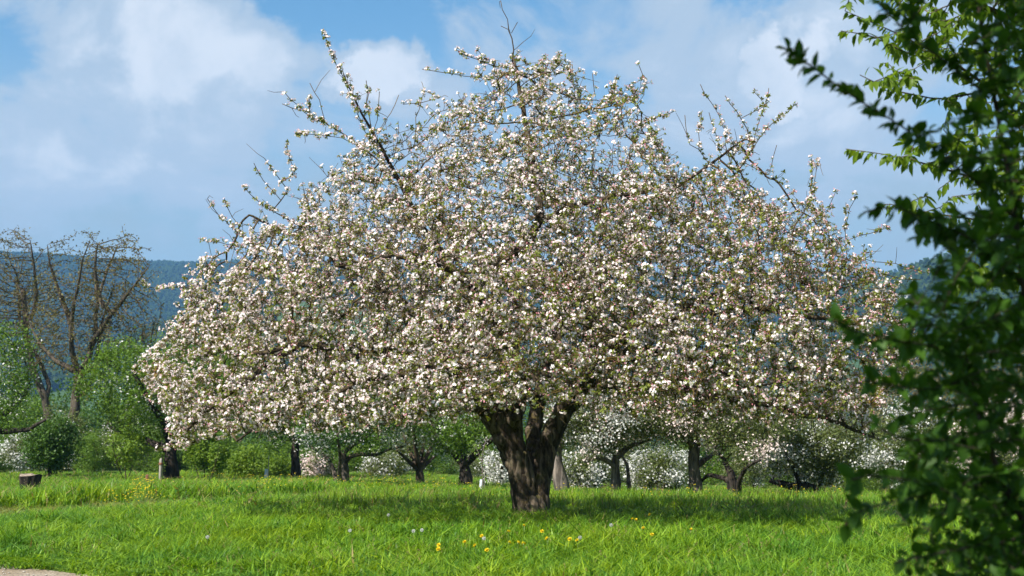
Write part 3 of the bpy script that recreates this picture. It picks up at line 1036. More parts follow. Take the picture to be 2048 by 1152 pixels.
# long shoots standing out of the crown (photo px), outer end first; last value: blossom density
SH = [([(1000, 2), (1014, 40), (1022, 70), (1030, 100)], -.2, 0), ([(1037, 45), (1024, 65)], -.2, 0), ([(1003, 55), (1020, 60)], -.2, 0), ([(1046, 86), (1032, 100)], -.2, 0),
      ([(646, 60), (657, 95), (680, 140), (700, 190), (725, 250), (770, 330)], .5, 1), ([(568, 184), (600, 215), (650, 245), (720, 290), (790, 350)], .3, 1),
      ([(565, 208), (600, 222), (640, 240)], .3, 1), ([(592, 265), (640, 270), (690, 275), (730, 300)], -.1, 1), ([(622, 188), (618, 215), (625, 240)], .3, 1.4), ([(620, 165), (640, 205), (650, 240)], .3, .1),
      ([(733, 162), (735, 200), (742, 260), (760, 310)], .5, .5), ([(742, 172), (733, 205)], .5, .2), ([(798, 190), (780, 230), (750, 270)], .5, .3), ([(775, 240), (740, 285), (720, 320)], .3, 1), ([(757, 185), (755, 240), (745, 290)], .5, .2),
      ([(797, 240), (796, 290), (780, 340)], .2, .2), ([(850, 180), (835, 230), (828, 290)], .1, .3), ([(808, 208), (840, 206), (880, 195)], 0, .6), ([(845, 138), (880, 145), (930, 150), (985, 160)], -.2, .9), ([(915, 100), (945, 118), (985, 130), (1030, 140)], -.2, 1.2),
      ([(955, 98), (960, 112), (985, 128)], -.2, 1.3), ([(1045, 120), (1080, 148), (1110, 150), (1140, 140)], -.2, .9), ([(1120, 122), (1100, 145), (1060, 160)], -.2, .9), ([(1145, 128), (1146, 160), (1152, 200)], .4, .1),
      ([(1183, 145), (1187, 170), (1190, 200)], .3, .4), ([(1277, 128), (1287, 155), (1288, 190)], .3, .6), ([(1235, 150), (1228, 175), (1220, 210)], .3, 1), ([(1346, 225), (1315, 235), (1280, 255)], 0, 1),
      ([(1403, 168), (1412, 190), (1435, 225), (1455, 270), (1480, 310)], .6, .7), ([(1452, 190), (1468, 220), (1490, 250), (1505, 290)], .5, .8), ([(1508, 182), (1520, 195), (1530, 212)], .3, 1), ([(1538, 178), (1530, 215), (1515, 250), (1505, 300)], .3, .6), ([(1590, 210), (1560, 235), (1530, 262), (1490, 320), (1460, 370)], .3, 1.2),
      ([(1450, 250), (1452, 290), (1462, 340)], .3, .7), ([(1405, 228), (1398, 260), (1395, 300)], .2, 1), ([(1368, 230), (1372, 260), (1378, 290)], .2, .2), ([(1552, 290), (1548, 310), (1535, 350)], .1, .3), ([(1418, 225), (1430, 260), (1440, 300)], .5, .5),
      ([(1622, 315), (1625, 350), (1618, 400)], 0, .9), ([(1637, 318), (1632, 350), (1622, 390)], 0, .9), ([(1712, 385), (1700, 420), (1690, 455)], 0, .2), ([(1692, 405), (1692, 430), (1688, 460)], 0, .9), ([(1672, 382), (1660, 415), (1640, 430)], 0, .9), ([(1780, 455), (1745, 465), (1700, 480)], -.4, 1),
      ([(1850, 545), (1800, 530), (1740, 520), (1690, 520)], -.5, .9), ([(1840, 560), (1790, 555), (1750, 540)], -.5, .8), ([(1835, 670), (1790, 650), (1730, 630)], -.8, 1.2), ([(1760, 880), (1730, 868), (1690, 850)], -1.6, .1),
      ([(415, 398), (432, 425), (470, 460), (520, 500)], .5, 1.2), ([(448, 395), (455, 420), (475, 450)], .5, 1), ([(400, 480), (440, 485), (500, 500), (560, 510)], .3, 1), ([(487, 372), (510, 400), (560, 430), (610, 460)], .5, .8), ([(508, 328), (530, 365), (560, 400)], .4, .5), ([(530, 318), (545, 340), (575, 380)], .4, .9), ([(573, 282), (576, 310), (590, 350)], .4, 1.6),
      ([(285, 562), (300, 578), (350, 575), (410, 568), (470, 560)], -.2, 1.2), ([(268, 745), (300, 705), (350, 665), (420, 640), (500, 620)], -.6, 1.6), ([(342, 790), (370, 770), (420, 750)], -.9, 1.6), ([(340, 868), (365, 850), (400, 830), (450, 810)], -1.2, 1.5), ([(318, 895), (370, 892), (420, 868), (480, 850)], -1.2, 1.5), ([(440, 880), (480, 860), (540, 840)], -1.6, 1.2),
      ([(1400, 895), (1395, 870), (1370, 840)], -2, .1), ([(1590, 930), (1560, 890), (1520, 850)], -1.8, .05), ([(1330, 880), (1350, 850), (1400, 830)], -2.1, .1), ([(980, 395), (990, 430), (995, 480)], -2.2, .1), ([(1640, 905), (1630, 860), (1620, 820)], -1.9, .1)]
N, Pn = N.tolist(), Pn.tolist()
shoot_d = {}
for pts, d0, bl in SH:
    q = dens(np.array([tp(a, b_, d0) for a, b_ in pts[::-1]]), STEP)
    D = np.linalg.norm(np.array(N) - q[0], axis=1)
    prev = int(D.argmin())
    for row in q:
        N.append((row + arng.normal(size=3) * .008).tolist()); Pn.append(prev)
        prev = len(N) - 1
        shoot_d[prev] = bl
N, Pn = np.array(N), np.array(Pn)
rad, nch = pipe(Pn, .0042, 2.35)
rad[:nlimb] = np.array(rmin)
rad[nlimb:] = np.minimum(rad[nlimb:], .034)
for i in shoot_d:
    rad[i] = max(rad[i] * 1.25, .0055)

# trunk: the stems fused into one skin, furrowed
tb = MB()
for nm in ('stem_l', 'stem_r', 'stem_u', 'stem_m'):
    q = dens(seg[nm], .08)
    q[:, 3] *= .84
    tube(tb, q[:, :3], q[:, 3], 20, cap=True)
for a in np.linspace(0, 6.28, 8)[:-1]:                      # root flares
    d = np.array([math.cos(a + .3), math.sin(a + .3), 0])
    L = arng.uniform(.18, .25)
    tube(tb, [d * .07 + [0, 0, .34], d * .12 + [0, 0, .12], d * L + [0, 0, -.12]], [.09, .09, .07], 10)
for (a, b_, c_, r_) in ((1010, 948, -.25, .07), (1028, 835, -.25, .09), (1000, 880, -.2, .08), (1108, 870, -.1, .08), (1060, 900, -.2, .07)):
    c0 = tp(a, b_, c_)
    tube(tb, [c0 + [0, .1, -.09], c0, c0 + [0, .1, .09]], [r_ * .8, r_, r_ * .8], 10)
tmp = tb.build('trunk_source', M['bark'])
rm = tmp.modifiers.new('r', 'REMESH')
rm.mode, rm.voxel_size = 'VOXEL', .022
sm = tmp.modifiers.new('s', 'SMOOTH')
sm.iterations, sm.factor = 6, .6
dg = bpy.context.evaluated_depsgraph_get()
tme = bpy.data.meshes.new_from_object(tmp.evaluated_get(dg))
bpy.data.objects.remove(tmp)
co = np.zeros(len(tme.vertices) * 3, np.float32)
tme.vertices.foreach_get('co', co)
co = co.reshape(-1, 3).astype(float)
nr = np.zeros(len(tme.vertices) * 3, np.float32)
tme.vertices.foreach_get('normal', nr)
nr = nr.reshape(-1, 3)
lean = np.stack([co[:, 0] + .22 * co[:, 2], co[:, 1], co[:, 2] * .10], 1)
ridge = 1 - np.abs(fbm(lean * 11, 3, 60) * 2 - 1) * 2
co = co + nr * ((ridge[:, None] * .036) + (fbm(co * 5, 2, 61)[:, None] - .5) * .09)
tme.vertices.foreach_set('co', co.astype(np.float32).ravel())
tme.polygons.foreach_set('use_smooth', np.ones(len(tme.polygons), bool))
tme.materials.clear()
tme.materials.append(M['bark'])
tme.update()
link('trunk', tme, apple)

tw = MB()
for c in chains(Pn, rad):
    pts, rr = N[c], rad[c].copy()
    rr[0] = min(rr[0], rr[1] * 1.15)
    if c[1] < nlimb or rr[1] > .028:
        cut = int(np.argmax(rr < .012)) if (rr < .012).any() else len(c)
        cut = max(cut, 3)
        lm = MB()
        if len(pts[:cut]) > 1:
            bp = dens(np.column_stack([pts[:cut], rr[:cut]]), .06)
            tube(lm, bp[:, :3] + (np.stack([vnoise(bp[:, :3] * 7, s) for s in (1, 2, 3)], 1) - .5) * np.minimum(.05, bp[:, 3:4]), bp[:, 3], 9)
            inner_stem = np.linalg.norm(bp[-1, :2]) < .9 and bp[-1, 2] < 1.6
            if not inner_stem:
                lm.build('branch', M['limb'], apple, True)
        if cut < len(c) - 1:
            tube(tw, pts[cut - 1:], rr[cut - 1:], 4)
    else:
        tube(tw, pts, rr, 4 if rr[0] > .009 else 3)

# blossom spurs on all the thin wood
thin = np.where((rad < .017) | ((np.arange(len(N)) < nlimb) & (rad < .024)))[0]
rep, hostS = [], []
dn = np.clip(.45 + 2.4 * (fbm(N * 1.35, 3, 91) - .33), .45, 1.6)
for i in thin:
    bl = shoot_d.get(i)
    if bl is None:
        k = arng.poisson((2.9 if nch[i] else 3.6) * dn[i])
    else:
        k = arng.poisson(3.4 * bl)
    rep += [i] * k
rep = np.array(rep)
n = len(rep)
# position between the node and its parent, spur standing off the wood
f = arng.random(n)[:, None]
pos0 = N[rep] * f + N[Pn[rep]] * (1 - f)
out = norm(N[rep] - np.array([0, 0, 2.0]))
ax = norm(out * .35 + np.array([0, 0, .45]) + arng.normal(size=(n, 3)) * .75)
isShoot = np.array([i in shoot_d for i in rep])
slen = np.where(isShoot, arng.uniform(.0, .03, n), arng.uniform(.01, .17, n))
pos = pos0 + ax * slen[:, None]
for i in np.where(slen > .03)[0]:
    tube(tw, [pos0[i], (pos0[i] + pos[i]) / 2 + arng.normal(size=3) * .008, pos[i]], [.0042, .0036, .003], 3, cap=False)
# bare crossing twigs inside the crown
for i in arng.choice(thin, 2500):
    d = norm(arng.normal(size=3) + np.array([0, 0, .1]))
    L = arng.uniform(.12, .38)
    tube(tw, [N[i], N[i] + d * L * .5 + arng.normal(size=3) * .02, N[i] + d * L + [0, 0, arng.uniform(-.06, .06)]], [.0045, .0038, .0025], 3, cap=False)
tw.build('twigs', M['twig'], apple, True, 'stuff')

TPL = [cluster(arng, 6, 1, 5) for _ in range(5)] + [cluster(arng, 3, 3, 7) for _ in range(4)] + \
      [cluster(arng, 1, 5, 7) for _ in range(3)] + [cluster(arng, 0, 0, 8) for _ in range(3)]
white = .49 - .095 * pos[:, 0] + (fbm(pos * 1.3, 3, 77) - .5) * 1.9 + .10 * (pos[:, 1] < -1)
u = arng.random(n)
ty = np.where(u < np.clip(white, .12, .78), arng.integers(0, 5, n),
     np.where(u < np.clip(white + .26, .38, .88), arng.integers(5, 9, n), np.where(arng.random(n) < .45, arng.integers(9, 12, n), arng.integers(12, 15, n))))
scl = arng.uniform(.70, 1.14, n)
Mx = frames(ax, arng)
# the 300 spurs that show largest are parts of their own, the rest one mass
front = np.argsort(pos[:, 1] + np.where(ty < 9, 0, 3) - .15 * scl)
sep = front[(ty[front] < 9)][:300]
issep = np.zeros(n, bool)
issep[sep] = True
SLOTS = [M['petal'], M['bud'], M['apple_leaf']]
tmesh = [mb_.mesh('blossom_cluster', SLOTS) for _, mb_ in TPL]
rs = ~issep
eul = np.stack([np.arctan2(Mx[:, 2, 1], Mx[:, 2, 2]), -np.arcsin(np.clip(Mx[:, 2, 0], -1, 1)), np.arctan2(Mx[:, 1, 0], Mx[:, 0, 0])], 1)
scatter('blossoms', None, None, pos[rs], eul[rs, 2], np.repeat(scl[rs, None], 3, 1), eul[rs, :2], ty[rs], tmesh, apple)
from mathutils import Matrix
for i in sep:
    o = link('blossom_cluster', tmesh[ty[i]], apple)
    m4 = np.eye(4)
    m4[:3, :3] = Mx[i] * scl[i]
    m4[:3, 3] = pos[i]
    o.matrix_local = Matrix(m4.tolist())
print('apple: nodes', len(N), 'spurs', n)
# ------------------------------------------------------------------ trees and bushes behind the meadow
M['lit_tone_bark'] = bark_mat('lit_tone_bark', (0.045, 0.036, 0.028), (0.19, 0.155, 0.125), (0.10, 0.09, 0.02), 9.0, 0.8, 0.2, 0.5)  # lighter bark variant: sunlight on two crown-shaded trunks put into the colour
brng = np.random.default_rng(23)


def foliage(mb, pts, size, rg, mat, flat=.3, ratio=.62):
    n = len(pts)
    d = norm(rg.normal(size=(n, 3)) + np.array([0, 0, .15]))
    up = norm(rg.normal(size=(n, 3)) * .7 + np.array([0, 0, 1.0]))
    y = norm(np.cross(up, d))
    z = np.cross(d, y)
    L = size * rg.uniform(.6, 1.35, n)[:, None]
    W = L * ratio / 2
    v = np.stack([pts, pts + d * L * .5 + y * W + z * W * flat, pts + d * L, pts + d * L * .5 - y * W + z * W * flat], 1)
    b = (np.arange(n) * 4)[:, None]
    mb.add(v.reshape(-1, 3), np.concatenate([b + [0, 3, 1], b + [3, 2, 1]]), None, mat, np.repeat(rg.random(n), 4))


def bg_tree(name, label, px, py, Y, crown, trunk, r0, bark, leaf, bloom, nleaf, bloomf, natt=520, size=.085, depth=None, group=None, spread=.16, step=.22, tipr=.007, clumpy=.5, cat='tree', hollow=.3):
    """one tree; crown = photo box (x0, x1, y0, y1); trunk = list of photo points from the ground up (col, row)"""
    rg = np.random.default_rng(abs(int(px * 7 + py + Y)))
    p0 = P(px, py, Y)
    b0 = np.array([p0[0], Y, float(gz(p0[0], Y))])
    root = thing(name, label, cat, tuple(b0), 0, 1, group)
    lp = lambda a, b_, d=0.0: P(a, b_, Y + d) - b0
    nodes, par, rm_ = [], [], []
    for li, line in enumerate(trunk):
        q = dens(np.array([[*lp(a, b_, (0 if li == 0 else .5 * (k > 0) * math.sin(li * 2.3) * k)), 0] for k, (a, b_) in enumerate(line)]), step)[:, :3]
        if li == 0:
            q[0, 2] = min(q[0, 2], -.05)
        prev = -1
        for k, row in enumerate(q):
            if k == 0 and nodes:
                prev = int(np.linalg.norm(np.array(nodes) - row, axis=1).argmin())
                continue
            nodes.append(row); par.append(prev); prev = len(nodes) - 1
            rm_.append(r0 * (1 - .35 * k / max(1, len(q) - 1)) if li == 0 else r0 * (.55 - (.35 if tipr < .008 else .49) * k / max(1, len(q) - 1)))
    nl = len(nodes)
    x0, x1, y0, y1 = crown
    cpt = lp((x0 + x1) / 2, (y0 + y1) / 2)
    sx = (x1 - x0) / 2 * Y / F_PX
    sz = (y1 - y0) / 2 * Y / F_PX
    sy = depth or sx * .85
    a = norm(rg.normal(size=(natt * 3, 3))) * (hollow + (1 - hollow) * rg.random((natt * 3, 1)) ** .5)
    a[:, 2] = np.where(a[:, 2] < 0, a[:, 2] * .9, a[:, 2])
    a = a * [sx, sy, sz] + cpt
    a += (np.stack([vnoise(a * .8 + 9, s) for s in (5, 6, 7)], 1) - .5) * [sx * .5, sy * .5, sz * .5]
    a = a[fbm(a * (1.6 / max(sx, .8)) * 1.4, 2, int(px)) > .5 - .25 * (1 - clumpy)][:natt]
    N, Pn = colonize(nodes, par, a, step, max(sx, sz) * 1.1, step * 1.5, 90, rg, (0, 0, .12 if tipr > .008 else 0), .25 if tipr < .008 else .12)
    rad, nch = pipe(Pn, tipr, 2.3)
    rad[nl:] = np.minimum(rad[nl:], r0 * (.5 if tipr < .008 else .22))
    rad[:nl] = np.maximum(np.minimum(rad[:nl], r0), np.array(rm_))
    tb, tw = MB(), MB()
    for c in chains(Pn, rad):
        rr = rad[c].copy()
        rr[0] = min(rr[0], rr[1] * 1.2)
        big = rr[1] > .03
        pts = N[c] + ((np.stack([vnoise(N[c] * 2.3, s) for s in (1, 2, 3)], 1) - .5) * np.minimum(.10, rr[:, None] * 1.2))
        if big:
            tube(tb, pts, rr * (1 + .25 * (vnoise(pts * 5, 4) - .5)), 9 if rr[1] > .08 else 6)
        else:
            tube(tw, pts, rr, 3, cap=False)
    tb.build('trunk', M[bark], root, True)
    if tw.n:
        tw.build('twigs', M['bare_twig' if bloom is None and leaf == 'bud_leaf' else bark], root, True, 'stuff')
    thin = np.where(rad < .03)[0]
    thin = thin[thin >= nl] if (thin >= nl).any() else thin
    pick = rg.choice(thin, nleaf)
    pts = N[pick] + rg.normal(size=(nleaf, 3)) * spread
    nb = int(nleaf * bloomf)
    cm, k2 = MB(), fbm(pts * 1.7, 2, 3)
    order = np.argsort(-(k2 + rg.normal(size=nleaf) * .12))
    if nleaf - nb > 0:
        foliage(cm, pts[order[nb:]], size, rg, 0)
    cm.build('crown', M[leaf], root, False, 'stuff')
    if nb:
        bm2 = MB()
        foliage(bm2, pts[order[:nb]], size * .78, rg, 0, .3, .95)
        bm2.build('blossoms', M[bloom], root, False, 'stuff')
    return root


AG = 'blossoming apple trees at the far side of the meadow'
bg_tree('apple_tree', 'leafy green apple tree with short dark trunk and low limb beside the staked sapling', 343, 967, 42, (165, 490, 668, 880),
        [[(343, 972), (343, 930), (342, 893)], [(342, 900), (300, 886), (250, 868), (215, 850)], [(342, 895), (330, 850), (300, 800), (270, 750)], [(342, 893), (380, 860), (420, 800), (440, 760)]], .25,
        'dark_bark', 'green_a', 'white_bloom', 22000, .05, 700, .085, 2.0)
bg_tree('apple_tree', 'pale apple tree of green leaves and white blossom growing next to the bare walnut', -40, 950, 40, (-190, 75, 620, 870),
        [[(-40, 955), (-40, 900), (-35, 850)], [(-35, 860), (0, 835), (40, 800), (60, 770)], [(-35, 855), (10, 862), (60, 858), (90, 840)]], .2, 'dark_bark', 'green_a', 'white_bloom', 13000, .16, 500, .08, 1.8)
bg_tree('apple_tree', 'apple tree with a slim straight dark trunk under white blossom beside the tree guard', 592, 967, 45, (470, 730, 750, 885),
        [[(592, 972), (592, 930), (590, 885)], [(590, 890), (570, 850), (540, 830)], [(590, 890), (620, 850), (660, 830)]], .17, 'dark_bark', 'green_b', 'white_bloom', 13000, .22, 420, .08, 1.8)
bg_tree('apple_tree', 'white blossoming apple tree with a thick cluster of fused stems and crooked low limbs', 682, 974, 38, (560, 870, 740, 890),
        [[(690, 980), (690, 940), (688, 905)], [(676, 980), (668, 940), (655, 915), (630, 900), (617, 892)], [(683, 980), (681, 940), (679, 900), (674, 870)], [(688, 905), (705, 890), (735, 872), (760, 850)], [(688, 915), (720, 908), (757, 911), (775, 900), (810, 892)]], .13,
        'bg_bark', 'green_b', 'white_bloom', 16000, .28, 600, .075, 1.7)
bg_tree('apple_tree', 'green leaved apple tree with a stout dark trunk forking into a wide vee', 930, 979, 38, (835, 1030, 770, 895),
        [[(932, 985), (931, 950), (929, 925)], [(929, 928), (910, 910), (885, 890), (865, 880)], [(931, 928), (952, 905), (975, 885), (1000, 870)], [(930, 925), (925, 890), (930, 860)]], .20, 'dark_bark', 'green_a', 'white_bloom', 12000, .16, 420, .075, 1.5)
bg_tree('apple_tree', 'apple tree with a broad pale grey leaning trunk lit by the sun', 1122, 988, 36, (1080, 1330, 780, 885),
        [[(1127, 994), (1120, 955), (1113, 915), (1110, 890)], [(1110, 900), (1130, 860), (1180, 840)], [(1111, 905), (1090, 860), (1080, 830)]], .20, 'grey_bark', 'green_d', 'white_bloom', 12000, .5, 420, .07, 1.6)
bg_tree('apple_tree', 'blossoming apple tree standing on twin slender dark stems, low limb reaching to the pale trunk', 1240, 990, 36, (1120, 1370, 770, 892),
        [[(1233, 996), (1231, 955), (1232, 915)], [(1256, 996), (1258, 960), (1255, 930), (1240, 905)], [(1232, 930), (1200, 915), (1170, 925)], [(1232, 915), (1260, 890), (1300, 880)]], .15, 'lit_tone_bark', 'green_d', 'pink_bloom', 15000, .45, 560, .07, 1.6)
bg_tree('apple_tree', 'pink tinged apple tree on a tall crooked brown trunk', 1391, 996, 36, (1270, 1500, 760, 890),
        [[(1394, 1002), (1390, 960), (1387, 920), (1385, 880)], [(1388, 935), (1410, 922), (1430, 905)], [(1385, 890), (1360, 865), (1330, 850)]], .18, 'lit_tone_bark', 'green_d', 'pink_bloom', 15000, .42, 560, .07, 1.6)
bg_tree('apple_tree', 'apple tree with a short trunk and wide low sinuous limbs beside the crooked trunk', 1468, 997, 35, (1390, 1600, 770, 895),
        [[(1466, 1003), (1464, 965), (1462, 945)], [(1463, 960), (1440, 955), (1415, 950), (1400, 965)], [(1478, 1000), (1480, 960), (1490, 935), (1520, 920)], [(1463, 950), (1450, 920), (1430, 900)]], .15, 'dark_bark', 'green_d', 'pink_bloom', 14000, .3, 560, .07, 1.6)
bg_tree('apple_tree', 'low green apple tree with a dark trunk lying almost along the grass', 1648, 990, 36, (1530, 1760, 820, 950),
        [[(1652, 1000), (1640, 988), (1615, 975), (1580, 975), (1545, 960)], [(1640, 988), (1640, 960), (1650, 930)], [(1600, 975), (1590, 940), (1570, 910)]], .13, 'dark_bark', 'green_d', 'white_bloom', 16000, .22, 560, .075, 1.6)
bg_tree('apple_tree', 'white blossoming apple tree behind the dark green shrub', 1830, 985, 40, (1690, 1900, 790, 970), [[(1830, 990), (1828, 950), (1825, 910)], [(1826, 920), (1790, 880)], [(1826, 920), (1870, 870)]], .14, 'bg_bark', 'green_d', 'white_bloom', 13000, .32, 420, .08, 1.8)
bg_tree('apple_tree', 'apple tree heavy with pale blossom half hidden by the dark green shrub', 1985, 985, 38, (1900, 2120, 790, 960), [[(1985, 990), (1985, 940), (1985, 900)], [(1985, 910), (1950, 880)], [(1985, 910), (2030, 870)]], .14, 'bg_bark', 'green_d', 'pink_bloom', 12000, .4, 420, .08, 1.8)
# bare walnuts
bg_tree('walnut_tree', 'tall bare walnut tree just budding, with a forked trunk and wide round crown', 143, 935, 60, (55, 335, 462, 800),
        [[(140, 950), (143, 880), (150, 800), (158, 745)], [(158, 748), (178, 715), (190, 670), (196, 600), (215, 540), (235, 490)], [(157, 748), (145, 700), (143, 640), (155, 580), (165, 520), (180, 480)],
         [(156, 745), (115, 725), (85, 695), (65, 660), (50, 620)], [(158, 750), (200, 720), (250, 700), (300, 690)], [(190, 680), (230, 620), (270, 570), (300, 530)], [(150, 800), (185, 760), (195, 700), (205, 640), (225, 580)], [(196, 600), (190, 540), (195, 490)], [(143, 640), (120, 590), (100, 530), (95, 490)]], .24,
        'bg_bark', 'bud_leaf', None, 9000, 0, 6000, .10, 2.4, spread=.08, step=.17, clumpy=.1, hollow=.1, tipr=.0105)
bg_tree('walnut_tree', 'bare walnut tree with two leaning stems, standing behind the forked walnut', 92, 930, 67, (-70, 120, 458, 760),
        [[(100, 940), (92, 800), (70, 750), (56, 700), (52, 640), (45, 580)], [(92, 800), (98, 765), (82, 730), (60, 690), (40, 640), (35, 560)], [(52, 660), (75, 600), (70, 540), (60, 480)]], .2,
        'bg_bark', 'bud_leaf', None, 6000, 0, 4200, .10, 2.4, spread=.08, step=.2, clumpy=.1, hollow=.1, tipr=.0115)
bg_tree('bushy_tree', 'bright yellow green tree showing through the left side of the blossom', 455, 900, 66, (395, 530, 600, 800), [[(455, 905), (455, 850), (455, 790)]], .16, 'bg_bark', 'lime', None, 11000, 0, 420, .13, 1.8)
bg_tree('bushy_tree', 'dark green dense young tree beside the walnut trunk', 100, 945, 47, (55, 150, 835, 950), [[(100, 950), (100, 900), (100, 860)]], .07, 'dark_bark', 'green_b', None, 11000, 0, 300, .09, 1.0)
bg_tree('pollard_willow', 'pollarded willow with a fan of thin upright shoots on a knobbly stump', 840, 977, 42, (790, 900, 800, 925),
        [[(842, 982), (840, 955), (838, 935)], [(838, 938), (815, 890), (800, 850)], [(838, 938), (830, 880), (825, 830)], [(839, 938), (848, 880), (855, 830)], [(839, 938), (866, 890), (885, 850)], [(838, 940), (808, 915), (795, 900)], [(839, 940), (868, 915), (885, 900)]], .15,
        'bare_twig', 'green_d', None, 3000, 0, 220, .08, 1.0, spread=.1)
# young shrubs and saplings on the meadow's far edge
bg_tree('shrub', 'airy light green shrub of thin upright stems standing beside the short post', 253, 968, 41, (212, 300, 848, 950), [[(253, 972), (250, 930), (240, 890)], [(253, 968), (265, 930), (280, 880)], [(252, 968), (235, 930), (225, 890)]], .02, 'bare_twig', 'green_c', None, 2600, 0, 240, .075, .6, cat='shrub', spread=.09)
bg_tree('shrub', 'bright lime green young shrub growing right beside the leafy apple trunk', 410, 968, 41, (368, 462, 868, 950), [[(410, 972), (408, 930), (400, 890)], [(402, 970), (390, 930), (385, 890)], [(418, 970), (430, 930), (440, 890)]], .02, 'bare_twig', 'green_c', None, 5200, 0, 260, .08, .7, cat='shrub', spread=.09)
bg_tree('shrub', 'loose yellow green shrub growing under the slim trunked apple tree', 520, 970, 47, (430, 590, 900, 972), [[(500, 974), (495, 950), (480, 930)], [(540, 974), (550, 950), (560, 930)]], .03, 'bare_twig', 'green_c', None, 7000, 0, 260, .09, 1.0, cat='shrub')
bg_tree('sapling', 'thin bare crooked sapling standing beside the wide vee apple tree', 965, 980, 35.5, (945, 990, 850, 925), [[(965, 986), (966, 950), (964, 920), (968, 890), (975, 872)], [(966, 930), (955, 900), (945, 885)]], .022, 'grey_bark', 'green_c', None, 160, 0, 30, .06, .25, cat='sapling', spread=.05)
bg_tree('sapling', 'thin leafy sapling tied to a grey stake beside the dark apple trunk', 326, 968, 41.3, (310, 345, 850, 905), [[(326, 972), (325, 930), (324, 890), (322, 860)]], .016, 'grey_bark', 'green_c', None, 220, 0, 30, .06, .25, cat='sapling', spread=.05)
bg_tree('white_shrub', 'white blossoming shrub glowing in the gap beside the pale leaning trunk', 1165, 985, 43, (1130, 1215, 900, 992), [[(1165, 990), (1165, 960), (1160, 935)]], .03, 'bg_bark', 'green_d', 'white_bloom', 9000, .4, 240, .085, 1.0, cat='shrub')
bg_tree('white_shrub', 'broad white blossoming shrub behind the twin stemmed apple tree', 1310, 985, 44, (1260, 1375, 900, 995), [[(1310, 990), (1310, 960), (1310, 935)]], .03, 'bg_bark', 'green_d', 'white_bloom', 10000, .4, 260, .085, 1.2, cat='shrub')
bg_tree('white_shrub', 'pinkish white blossoming shrub behind the crooked low limbed apple tree', 640, 970, 48, (608, 672, 915, 972), [[(640, 974), (640, 950), (638, 930)]], .03, 'bg_bark', 'green_d', 'pink_bloom', 5000, .45, 160, .085, .8, cat='shrub')
bg_tree('white_shrub', 'small white blossoming shrub in the gap right of the pollarded willow', 1000, 978, 46, (975, 1030, 905, 978), [[(1000, 982), (1000, 955), (998, 935)]], .03, 'bg_bark', 'green_d', 'white_bloom', 5000, .7, 160, .085, .8, cat='shrub')
bg_tree('white_shrub', 'pale blossoming shrub between the fused stems and the pollarded willow', 770, 974, 49, (725, 815, 915, 975), [[(770, 978), (770, 955), (768, 935)]], .03, 'bg_bark', 'green_d', 'white_bloom', 6000, .3, 180, .085, .9, cat='shrub')
bg_tree('white_shrub', 'tall pale blossoming shrub next to the dark green young tree', 40, 945, 52, (5, 85, 865, 950), [[(40, 950), (40, 920), (38, 900)]], .03, 'bg_bark', 'green_d', 'white_bloom', 6000, .5, 180, .085, .9, cat='shrub')
# hedge of bushes closing the meadow: a few kinds, copied
def bush_proto(leaf, bloom, bloomf, seed, nleaf=9000):
    rg = np.random.default_rng(seed)
    nodes = [np.array([0, 0, 0.0])]
    par = [-1]
    a = norm(rg.normal(size=(900, 3))) * (.25 + .75 * rg.random((900, 1)) ** .5)
    a = a * [1.9, 1.5, 1.75] + [0, 0, 1.9]
    a += (np.stack([vnoise(a * .9 + seed, s) for s in (5, 6, 7)], 1) - .5) * 1.5
    a = a[(fbm(a * 1.1, 2, seed) > .42) & (a[:, 2] > .1)][:330]
    N, Pn = colonize(nodes, par, a, .24, 2.5, .34, 60, rg, (0, 0, 0), .25)
    rad, nch = pipe(Pn, .007, 2.3)
    tb = MB()
    for c in chains(Pn, rad):
        tube(tb, N[c], np.minimum(rad[c], .07), 4, cap=False)
    pk = rg.choice(np.where(rad < .05)[0], nleaf)
    pts = N[pk] + rg.normal(size=(nleaf, 3)) * .20
    pts = pts[pts[:, 2] > -.1]
    cm, bm2 = MB(), None
    nb = int(len(pts) * bloomf)
    o_ = np.argsort(fbm(pts * 1.4, 2, 3) + rg.normal(size=len(pts)) * .1)
    foliage(cm, pts[o_[nb:]], .105, rg, 0)
    if nb:
        bm2 = MB()
        foliage(bm2, pts[o_[:nb]], .08, rg, 0, .3, .95)
    return tb.mesh('stems', M['bare_twig']), cm.mesh('crown', M[leaf]), bm2.mesh('blossoms', M[bloom]) if bm2 else None


PRO = {'green': bush_proto('green_a', None, 0, 1), 'dark': bush_proto('green_b', None, 0, 2), 'light': bush_proto('green_c', None, 0, 3), 'grey': bush_proto('green_d', 'white_bloom', .15, 4),
       'white': bush_proto('green_d', 'white_bloom', .36, 5), 'olive': bush_proto('olive', None, 0, 6, 6000)}
MARK = [(-20, 'the pale apple tree by the walnuts'), (100, 'the dark young tree'), (150, 'the forked walnut'), (253, 'the airy light green shrub'), (343, 'the leafy green apple tree'), (410, 'the lime green young shrub'), (455, 'the yellow green tree'), (520, 'the loose yellow green shrub'), (592, 'the slim trunked apple tree'), (640, 'the pinkish white shrub'), (682, 'the fused stem apple tree'), (770, 'the pale blossoming shrub'), (840, 'the pollarded willow'), (930, 'the wide vee apple tree'), (1000, 'the small white shrub'), (1064, 'the large old apple trunk'), (1122, 'the pale leaning trunk'), (1165, 'the white shrub by the pale trunk'), (1240, 'the twin stemmed apple tree'), (1310, 'the broad white shrub'), (1391, 'the tall crooked brown trunk'), (1468, 'the low sinuous limbed apple tree'), (1648, 'the low lying apple trunk'), (1830, 'the half hidden white apple tree'), (1985, 'the half hidden pale apple tree')]
